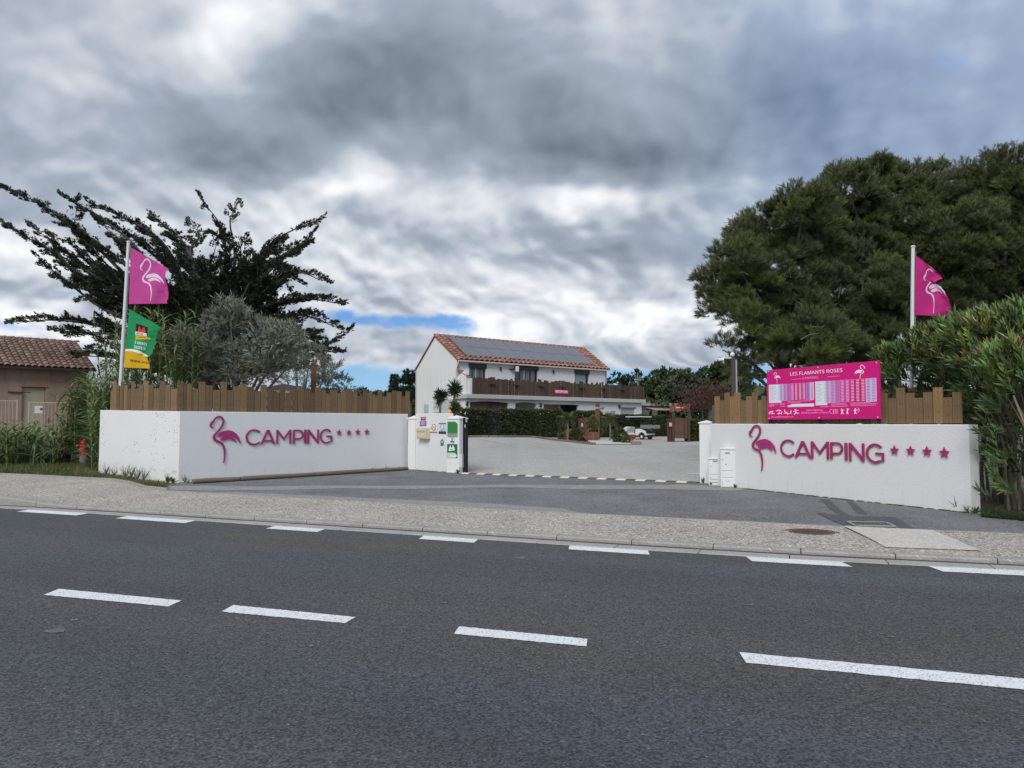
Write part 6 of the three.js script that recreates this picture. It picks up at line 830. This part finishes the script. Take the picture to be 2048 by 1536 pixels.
// ---------------------------------------------------------------- oleander bushes behind the right wall
{
  const twig = (() => { const r = rng(701), L = []; for (let k = 0; k < 5; k++) for (let j = 0; j < 3; j++) { const b = blade(rr(r, .15, .22), rr(r, .026, .036), rr(r, -.05, .22), 3, .45); b.rotateX(rr(r, .35, .95) - k * .06); b.rotateY(j * 2.09 + k * 1.05 + rr(r, -.2, .2)); b.translate(0, k * .045, 0); L.push(b); } return merge(L); })();
  const stems = (t, rad, H, n, r, reach) => { for (let i = 0; i < n; i++) { const a = rr(r, 0, 6.28), R = rad * rr(r, .3, 1), b = V(Math.cos(a) * .45 * rr(r, .1, 1), -.05, Math.sin(a) * .45 * rr(r, .1, 1)), e = V(Math.cos(a) * R, H * rr(r, .7, .96), Math.sin(a) * R), m = b.clone().lerp(e, .5).add(V(-Math.cos(a) * .18, .15, -Math.sin(a) * .18)); mesh('stem', tube([b, b.clone().lerp(m, .5).add(V(rr(r, -.07, .07), 0, rr(r, -.07, .07))), m, e], [.030, .024, .018, .008], 6), bark.pale, t); } };
  const spec = [[1842, 17.4, 3.15, .72, ''], [1915, 16.4, 3.4, .85, ''], [1990, 15.2, 3.45, .95, ''], [2062, 13.8, 3.35, 1.1, ''], [2150, 14.4, 3.6, 1.3, ''], [2095, 12.3, 2.6, .9, '']];
  spec.forEach(([px, d, H, R], i) => {
    const p = at(px, 848, d); p.y = 0; const t = thing('oleander_bush', ['oleander bush beside the price board, standing against the flagpole','oleander bush below the torn pink flag','oleander bush between the torn flag and the wall end','oleander bush whose stems crowd the end of the white wall','tallest oleander bush, farthest from the price board','low oleander bush with bare stems beside the wall end'][i], 'bush', p, 0, 'oleander bushes behind the right wall'), r = rng(710 + i), list = [];
    const n = Math.round(820 * R * R); for (let k = 0; k < n; k++) { const a = rr(r, 0, 6.28), u = r(), yTop = u < .62; const lump = 1 + (fbm(a * 1.6 + i * 7, u * 4, 3) - .5) * 1.0; let y, q; if (yTop) { q = Math.sqrt(r()) * R * lump; y = H * (.86 + .14 * Math.sqrt(Math.max(0, 1 - (q / (R * 1.25)) ** 2))) - rr(r, -.18, .6) * r(); } else { q = R * rr(r, .7, 1.05) * lump; y = H * rr(r, i >= 3 ? .12 : .42, .92); if (y < H * .66 && r() < .62) continue; }
      const dir = V(Math.cos(a) * (yTop ? .45 : .9), yTop ? 1 : .6, Math.sin(a) * (yTop ? .45 : .9)).add(V(rr(r, -.35, .35), rr(r, -.25, .25), rr(r, -.35, .35))); const fresh = y > H * .8 && r() < .5; list.push({ p: V(Math.cos(a) * q, y, Math.sin(a) * q), q: aim(dir, rr(r, 0, 6.28)), s: V(1, 1, 1).multiplyScalar(rr(r, .6, 1.25)), c: r() < .05 ? [.26, .20, .08] : tint(r, fresh ? [.23, .31, .09] : [.12, .175, .065], .4, .15) }); }
    instances('foliage', twig, ML.oleander, list, t); stems(t, R * .95, H * .9, 22, r);
  });
  // one pale branch lies over the end of the wall
  const b0 = RF.world(RF.hit(1925, 848, -.25).x, rTop[1], -.3); void b0;
}
// ---------------------------------------------------------------- clipped hedges, shrubs and trees of the car park
const sprayLaurel = spray(9, .13, .055, 1.1, .12, 801, .15), sprayFine = spray(14, .16, .03, 1.0, .14, 802, .15), sprayBig = spray(12, .5, .20, 1.15, .4, 803, .15);
function hedgeBox(frame, x0, x1, y0, y1, z0, z1, label, seed, tone, group, cut) {     // local box in a wall frame
  const w = x1 - x0, h = y1 - y0, d = z1 - z0, t = thing('hedge', label, 'hedge', frame.world((x0 + x1) / 2, 0, (z0 + z1) / 2).setY(y0), frame.turn, group), r = rng(seed), list = [];
  mesh('inner_branches', box(w - .3, h - .25, d - .25), bark.grey, t).userData.label = 'dense twiggy core';
  const A = [w * h, w * h * .3, w * d, d * h, d * h], tot = A.reduce((a, b) => a + b), N = Math.round(tot * 125); for (let i = 0; i < N; i++) { let k = r() * tot, f = 0; while (k > A[f]) k -= A[f++]; let p, n; const u = r() - .5, v = r(), lump = (fbm(u * w * 1.3 + seed, v * h * 1.3, 3) - .5) * .22 - rr(r, 0, .12); if (f === 0) { p = V(u * w, v * h, d / 2 + lump); n = V(0, .35, 1); } else if (f === 1) { p = V(u * w, v * h, -d / 2 - lump); n = V(0, .35, -1); } else if (f === 2) { p = V(u * w, h + lump * .8, (v - .5) * d); n = V(0, 1, .2); } else { const s = f === 3 ? 1 : -1; p = V(s * (w / 2 + lump), v * h, u * d); n = V(s, .35, 0); } n.add(V(rr(r, -.7, .7), rr(r, -.4, .7), rr(r, -.7, .7))); list.push({ p, q: aim(n, rr(r, 0, 6.28)), s: V(1, 1, 1).multiplyScalar(rr(r, .7, 1.3)), c: tint(r, tone, .4, .18) }); }
  instances('foliage', sprayLaurel, ML.leaf, list, t); return t;
}
{
  const X = (px, z) => HF.hit(px, 845, z).x, Y = (px, py, z) => HF.hit(px, py, z).y, gr = (x, z) => { const p = HF.world(x, 0, z); return rise(p.x, -p.z); };
  const H = (a, b, top, z, th, label, seed, tone) => { const x0 = X(a, z), x1 = X(b, z), y0 = gr((x0 + x1) / 2, z); return hedgeBox(HF, x0, x1, y0, Y((a + b) / 2, top, z), z - th, z, label, seed, tone, 'clipped hedges of the car park'); };
  H(930, 982, 821.5, 2.0, .9, 'clipped dark hedge below the plank garage door', 811, [.045, .055, .018]);
  H(979, 1000, 823.5, 2.12, .9, 'bluish clipped shrub set into the long hedge', 812, [.06, .072, .055]);
  H(998, 1067, 822, 2.0, .9, 'clipped dark hedge beside the white porch pillar', 813, [.045, .058, .018]);
  H(1076, 1128, 822.5, 2.2, 1.1, 'clipped hedge in front of the open porch', 814, [.058, .072, .020]);
  H(1160, 1204, 825.5, 1.6, 1.0, 'clipped hedge behind the timber planter', 815, [.06, .075, .020]);
  H(1222, 1300, 833, 2.2, 1.1, 'clipped hedge behind the cart, under the shuttered window', 816, [.026, .036, .016]);
  H(1286, 1341, 834.5, 2.5, 1.1, 'clipped hedge between the cart and the timber gateway', 817, [.05, .065, .018]);
  const G2 = new Frame(gp(1373, 883).setY(0), .9, -.2), x1 = G2.hit(1440, 860).x; hedgeBox(G2, 0, x1, gp(1373, 883).y, G2.hit(1390, 843).y, -1.1, 0, 'clipped hedge right of the timber gateway', 818, [.075, .095, .022], 'clipped hedges of the car park');
  // brown slatted screen
  const s0 = X(1157, 1.75), s1 = X(1176, 1.75), yb = gr(s0, 1.7), t = thing('slat_screen', 'dark red slatted timber screen before the hedge', 'screen', HF.world(s0, yb, 1.75).setY(yb), HF.turn), r = rng(830); for (let i = 0; i < 8; i++) plank('slat', woodRed, t, (s1 - s0) * i / 8, (s1 - s0) * (i + 1) / 8 - .02, .02, Y(1166, 836, 1.75) - yb + rr(r, -.05, .05), 0, .03, r); mesh('notice', box(.16, .26, .02, (s1 - s0) * .35, Y(1164, 853, 1.75) - yb, .03), whiteFrame, t);
  // tall timber post and planter
  const pp = gp(1195.5, 880), tp = thing('timber_post', 'tall brown timber post behind the planter', 'post', pp.clone(), HF.turn); mesh('shaft', box(.24, at(1195, 806, -pp.z).y - pp.y, .24), woodBrown[1], tp); mesh('collar', box(.3, .08, .3, 0, at(1195, 817, -pp.z).y - pp.y, 0), mat(.5, .5, .48), tp);
  const pl = gp(1185, 881.5), pt = thing('timber_planter', 'low timber plank planter holding a yellow-green shrub', 'planter', pl.clone(), .25), pw = 22 / F * -pl.z; for (let i = 0; i < 6; i++) plank('plank', woodBrown, pt, -pw / 2 + pw * i / 6, -pw / 2 + pw * (i + 1) / 6 - .012, 0, .66, .3, .04, r); for (const z of [-.3]) for (let i = 0; i < 6; i++) plank('plank', woodBrown, pt, -pw / 2 + pw * i / 6, -pw / 2 + pw * (i + 1) / 6 - .012, 0, .66, z, .04, r); for (const s of [-1, 1]) mesh('end_board', box(.04, .95, .54, s * (pw / 2 - .03), 0, 0), woodBrown[0], pt); mesh('soil', box(pw - .12, .04, .5, 0, .85, 0), M.soil, pt);
  const p2 = gp(1139, 881), pt2 = thing('wooden_crate', 'small slatted wooden crate behind the round shrub', 'crate', p2.clone(), .2); for (let i = 0; i < 5; i++) plank('slat', woodBrown, pt2, -.22 + i * .11, -.22 + i * .11 + .095, 0, .85, .1, .03, r); mesh('back_panel', box(.55, .8, .03, .03, 0, -.15), woodBrown[2], pt2);
}
function roundShrub(px, py, rpx, label, tone, seed, k = 1, spr = sprayLaurel, name = 'shrub', lift = 0) { const p = gp(px, py), R = rpx / F * -p.z, t = thing(name, label, 'shrub', p), r = rng(seed), list = []; const N = Math.round(320 * R * R * 4 * k) + 60; for (let i = 0; i < N; i++) { const n = onSphere(r), q = R * rr(r, .72, 1.02) * (1 + (fbm(n.x * 2 + seed, n.z * 2 + n.y, 3) - .5) * .35); list.push({ p: V(n.x * q, Math.max(.02, R * .95 + lift + n.y * q), n.z * q), q: aim(n.clone().add(V(rr(r, -.5, .5), rr(r, 0, .6), rr(r, -.5, .5))), r() * 6), s: V(1, 1, 1).multiplyScalar(rr(r, .6, 1.1)), c: tint(r, tone, .35, .18) }); } instances('foliage', spr, ML.leaf, list, t); mesh('stem', tube([V(0, 0, 0), V(.02, R * .5 + lift * .5, 0), V(0, R + lift, 0)], [.05, .04, .03], 6), bark.dark, t); return t; }
roundShrub(1151, 883.5, 12.5, 'round clipped shrub beside the crate and the small palm', [.062, .085, .024], 841);
roundShrub(1239.5, 885, 14, 'round clipped shrub in front of the cart', [.058, .082, .028], 842);
roundShrub(1125, 880, 6.5, 'small grey low shrub at the bed kerb', [.085, .095, .055], 843);
roundShrub(1166, 887, 5, 'tiny spiky shrub at the corner of the bed', [.045, .065, .022], 844, 1, sprayFine);
roundShrub(1253, 886.5, 6, 'tiny yellow-green shrub leaning on the round shrub', [.09, .11, .03], 845, 1, sprayFine);
roundShrub(1186, 881.5, 11, 'loose yellow-green shrub growing in the planter', [.13, .14, .035], 846, .7, sprayFine, 'shrub', .95);
{ // red cordylines
  for (const [px, py, h, lab] of [[1174, 889, 19, 'red spiky cordyline at the corner of the entrance paving'], [1265, 887.5, 20, 'bright red spiky cordyline beside the cart']]) { const p = gp(px, py), t = thing('cordyline', lab, 'plant', p, 0, 'red cordylines'), H = h / F * -p.z, c = mat(.34, .06, .055, { side: THREE.DoubleSide, roughness: .55 }); mesh('stem', cyl(.025, .02, H * .4, 6), bark.pale, t); for (let i = 0; i < 14; i++) { const b = blade(H * .75, .06, .15, 3, .7); b.rotateX(.15 + (i % 5) * .16); b.rotateY(i * 2.4); b.translate(0, H * .3, 0); mesh('leaf', b, c, t); } }
}
// small date palms and yuccas
function feather(len, n, seed, droop, out = .72) { const r = rng(seed), L = [], pts = []; for (let i = 0; i <= 6; i++) { const t = i / 6; pts.push(V(0, len * (1.05 * t - droop * 1.3 * t * t), len * out * t)); } const c = new THREE.CatmullRomCurve3(pts); L.push(tube(pts, [.014, .01, .004], 4)); for (let i = 1; i < n; i++) { const t = .12 + .88 * i / n, p = c.getPoint(t), tg = c.getTangent(t); for (const s of [-1, 1]) { const b = blade(len * .30 * (1.1 - t * .6), .022, .25, 2, .7); b.rotateZ(s * -1.15); b.rotateX(.7); b.translate(p.x, p.y, p.z); L.push(b); } } return merge(L); }
function palm(px, py, topPy, label, seed, tone, len) { const p = gp(px, py), t = thing('date_palm', label, 'palm', p, 0, 'small date palms'), H = at(px, topPy, -p.z).y - p.y, r = rng(seed), fg = [feather(len, 16, seed, .55, .62), feather(len, 16, seed + 1, 1.0, .72), feather(len * .9, 14, seed + 2, .2, .40), feather(len * .95, 16, seed + 3, 1.5, .62)], fm = [0, 1, 2].map(k => mat(tone[0] * (.8 + k * .25), tone[1] * (.8 + k * .2), tone[2], { side: THREE.DoubleSide, roughness: .6 })); mesh('trunk', tube([V(0, -.05, 0), V(.03, H * .5, 0), V(0, H, 0)], [.075, .065, .07], 8), bark.grey, t); for (let i = 0; i < 40; i++) { const m = mesh('frond', fg[i % 4], fm[Math.floor(r() * 3)], t); m.position.y = H; m.rotation.set(0, i * 2.4 + rr(r, -.2, .2), 0); m.scale.setScalar(rr(r, .8, 1.1)); } }
palm(1135.5, 883, 846, 'small date palm beside the wooden crate', 901, [.085, .105, .035], 1.15);
palm(1220, 882, 846, 'small yellowish date palm beside the timber post', 902, [.115, .125, .04], 1.15);
function yucca(px, d, headPy, rpx, label, seed, tone) { const p = at(px, 848, d); p.y = rise(p.x, d); const t = thing('yucca', label, 'yucca', p, 0, 'yuccas at the gable'), hy = at(px, headPy, d).y - p.y, R = rpx / F * d, r = rng(seed), L = []; mesh('stem', tube([V(.12, -.05, 0), V(-.03, hy * .5, .05), V(0, hy, 0)], [.10, .085, .075], 8), bark.grey, t); for (let i = 0; i < 170; i++) { const b = blade(R * rr(r, .9, 1.2), .085, rr(r, -.05, .25), 3, .8), n = onSphere(r); n.y = n.y * .85 + .12; b.applyQuaternion(aim(n, r() * 6)); b.translate(0, hy + rr(r, -.25, .25), 0); L.push(b); } mesh('leaf_head', merge(L), mat(...tone, { side: THREE.DoubleSide, roughness: .5 }), t); }
yucca(881, 52, 793, 17, 'yucca with dark round leaf head before the white gable', 921, [.034, .05, .022]);
yucca(909, 53, 779, 17, 'taller yucca leaning against the terrace corner', 922, [.036, .054, .024]);
yucca(910, 51, 818, 15, 'low bright green yucca beside the orange beacon', 923, [.06, .085, .022]);
// stone edge of the planting beds
{
  const pts = [[926, 875], [1000, 875], [1066, 875.5], [1100, 880.5], [1150, 886], [1191, 890.5]].map(([x, y]) => gp(x, y)), c = new THREE.CatmullRomCurve3(pts), L = c.getLength(), ed = structGroup('bed_edge'), m = mat(.20, .16, .13, { roughness: .95 }); for (let s = 0; s < L - .5; s += .6) { const a = c.getPointAt(s / L), b = c.getPointAt(Math.min(1, (s + .58) / L)), d = b.clone().sub(a), k = mesh('edge_stone', box(Math.hypot(d.x, d.z), .22, .18), m, ed); k.position.set((a.x + b.x) / 2, Math.min(a.y, b.y) - .06, (a.z + b.z) / 2); k.rotation.y = Math.atan2(-d.z, d.x); }
  const st = gp(1272, 889), t = thing('stone_block', 'low grey stone block at the edge of the entrance paving', 'stone', st, .3); mesh('block', chamfBox(.6, .2, .4, .03), mat(.22, .20, .17), t);
}
// trees beyond the car park
function bushTree(name, px, d, lobes, label, seed, tone, spr, size, puffs, per, group, bk = bark.grey, tr = 1) { const foot = at(px, 848, d); foot.y = rise(foot.x, d); const t = thing(name, label, 'tree', foot, 0, group), r = rng(seed), L = lobes.map(([x, y, q]) => [at(x, y, d + rr(r, -1.5, 1.5)).sub(foot), q / F * d]); instances('crown', spr, ML.leaf, crownList(L, { seed, puffs, puffR: size * 1.6, per, size, upward: .3, floor: -.6, tone: (q) => { const k = .75 + q() * .5; return tone.map(v => v * k); } }), t); const top = L.reduce((a, l) => Math.max(a, l[0].y), 0); mesh('trunk', tube([V(0, -.1, 0), V(.05, top * .4, 0), V(0, top * .8, 0)], [.28 * tr, .22 * tr, .1 * tr], 7), bk, t); return t; }
const far = 'trees beyond the car park';
bushTree('broadleaf_tree', 1340, 84, [[1300, 790, 26], [1325, 778, 24], [1350, 786, 28], [1300, 815, 24], [1335, 810, 30]], 'deep green bushy tree beyond the terrace end', 1001, [.040, .066, .020], sprayBig, .9, 2.4, 34, far);
bushTree('broadleaf_tree', 1378, 78, [[1355, 790, 20], [1380, 783, 24], [1400, 795, 24], [1360, 815, 20], [1385, 815, 26]], 'paler grey-green tree before the darker ones', 1002, [.075, .098, .050], sprayBig, .8, 2.6, 34, far);
bushTree('broadleaf_tree', 1420, 88, [[1395, 778, 22], [1425, 770, 26], [1455, 768, 30], [1490, 772, 30], [1430, 800, 30], [1470, 805, 30]], 'dark green tree behind the purple-leaved shrub', 1003, [.036, .062, .020], sprayBig, .9, 2.4, 34, far);
bushTree('broadleaf_tree', 1255, 92, [[1235, 772, 10], [1256, 770, 12], [1275, 775, 12], [1240, 790, 14], [1268, 792, 14]], 'dark tree top just above the terrace boards', 1004, [.030, .048, .018], sprayBig, .8, 2.6, 30, far);
bushTree('broadleaf_tree', 818, 78, [[812, 768, 14], [826, 760, 14], [834, 775, 16], [815, 790, 14], [832, 800, 16]], 'dark round-topped tree behind the house gable', 1005, [.026, .040, .018], sprayBig, .75, 2.8, 30, far);
bushTree('purple_shrub', 1405, 42, [[1393, 812, 12], [1408, 803, 13], [1420, 806, 14], [1432, 800, 14], [1398, 828, 14], [1416, 828, 16], [1430, 822, 14]], 'purple-leaved shrub behind the slim gate post', 1006, [.10, .036, .024], sprayFine, .8, 22, 26, undefined, bark.dark, .3);
bushTree('green_shrub', 1300, 76, [[1290, 812, 10], [1305, 818, 10], [1320, 815, 10]], 'yellow-green low shrub beyond the terrace end', 1007, [.09, .11, .03], sprayBig, .5, 4, 26, undefined);
{ // small fir
  const d = 74, p = at(786, 848, d); p.y = rise(p.x, d); const t = thing('fir_tree', 'small pointed dark fir behind the board fence', 'tree', p), r = rng(1020), list = [], H = at(786, 748, d).y - p.y; for (let i = 0; i < 1500; i++) { const u = Math.pow(r(), .7), y = H * (1 - u), R = u * 1.25 * (.6 + .4 * Math.abs(Math.sin(y * 5))) + .05, a = r() * 6.28, q = R * Math.sqrt(r()); list.push({ p: V(Math.cos(a) * q, y, Math.sin(a) * q), q: aim(V(Math.cos(a), .25, Math.sin(a)), r() * 6), s: V(1, 1, 1).multiplyScalar(rr(r, .8, 1.5)), c: tint(r, [.022, .036, .020], .3, .1) }); } instances('crown', sprayFine, ML.dark, list, t); mesh('trunk', cyl(.12, .02, H, 6), bark.dark, t);
}
{ // fan palm beyond the right fence
  const d = 44, p = at(1478, 848, d); p.y = rise(p.x, d); const t = thing('fan_palm', 'fan palm fronds spreading behind the camera column', 'palm', p), H = at(1470, 792, d).y - p.y, m = mat(.10, .115, .045, { side: THREE.DoubleSide, roughness: .6 }), r = rng(1030); mesh('trunk', cyl(.2, .17, H, 10), bark.grey, t); for (let i = 0; i < 22; i++) { const n = onSphere(r); n.y = Math.abs(n.y) * .9 - .1; const L = [tube([V(0, 0, 0), V(0, .5, 0), V(0, .95, 0)], [.02, .015, .01], 4)]; for (let k = -7; k <= 7; k++) { const b = blade(.75 * (1 - Math.abs(k) * .035), .05, .12, 3, .5); b.rotateZ(k * .17); b.translate(0, .9, 0); L.push(b); } const f = mesh('frond', merge(L), m, t); f.position.y = H; f.quaternion.copy(aim(n, r() * 6)); f.scale.setScalar(rr(r, .7, 1)); }
}

// wood beyond the site: one mass of tree tops that closes the view under the nearer crowns
{
  const r = rng(1100), list = []; for (let i = 0; i < 9000; i++) { const px = r() < .72 ? rr(r, 1150, 2300) : rr(r, 440, 860), d = rr(r, 96, 118), top = px < 900 ? 786 + (fbm(px * .03, 3, 3) - .5) * 26 : 776 + (fbm(px * .022, 1, 3) - .5) * 34, p = at(px, lerp(top, 848, Math.pow(r(), .8)), d), n = onSphere(r); n.z = Math.abs(n.z); n.y = Math.abs(n.y); list.push({ p, q: aim(n, r() * 6), s: V(1, 1, 1).multiplyScalar(rr(r, .9, 1.7)), c: tint(r, [.045, .066, .024], .4, .2) }); }
  setUD(instances('distant_wood', sprayBig, ML.leaf, list, scene), 'distant belt of green trees beyond the car park', 'wood', null, 'stuff');
}
renderer.render(scene, camera);
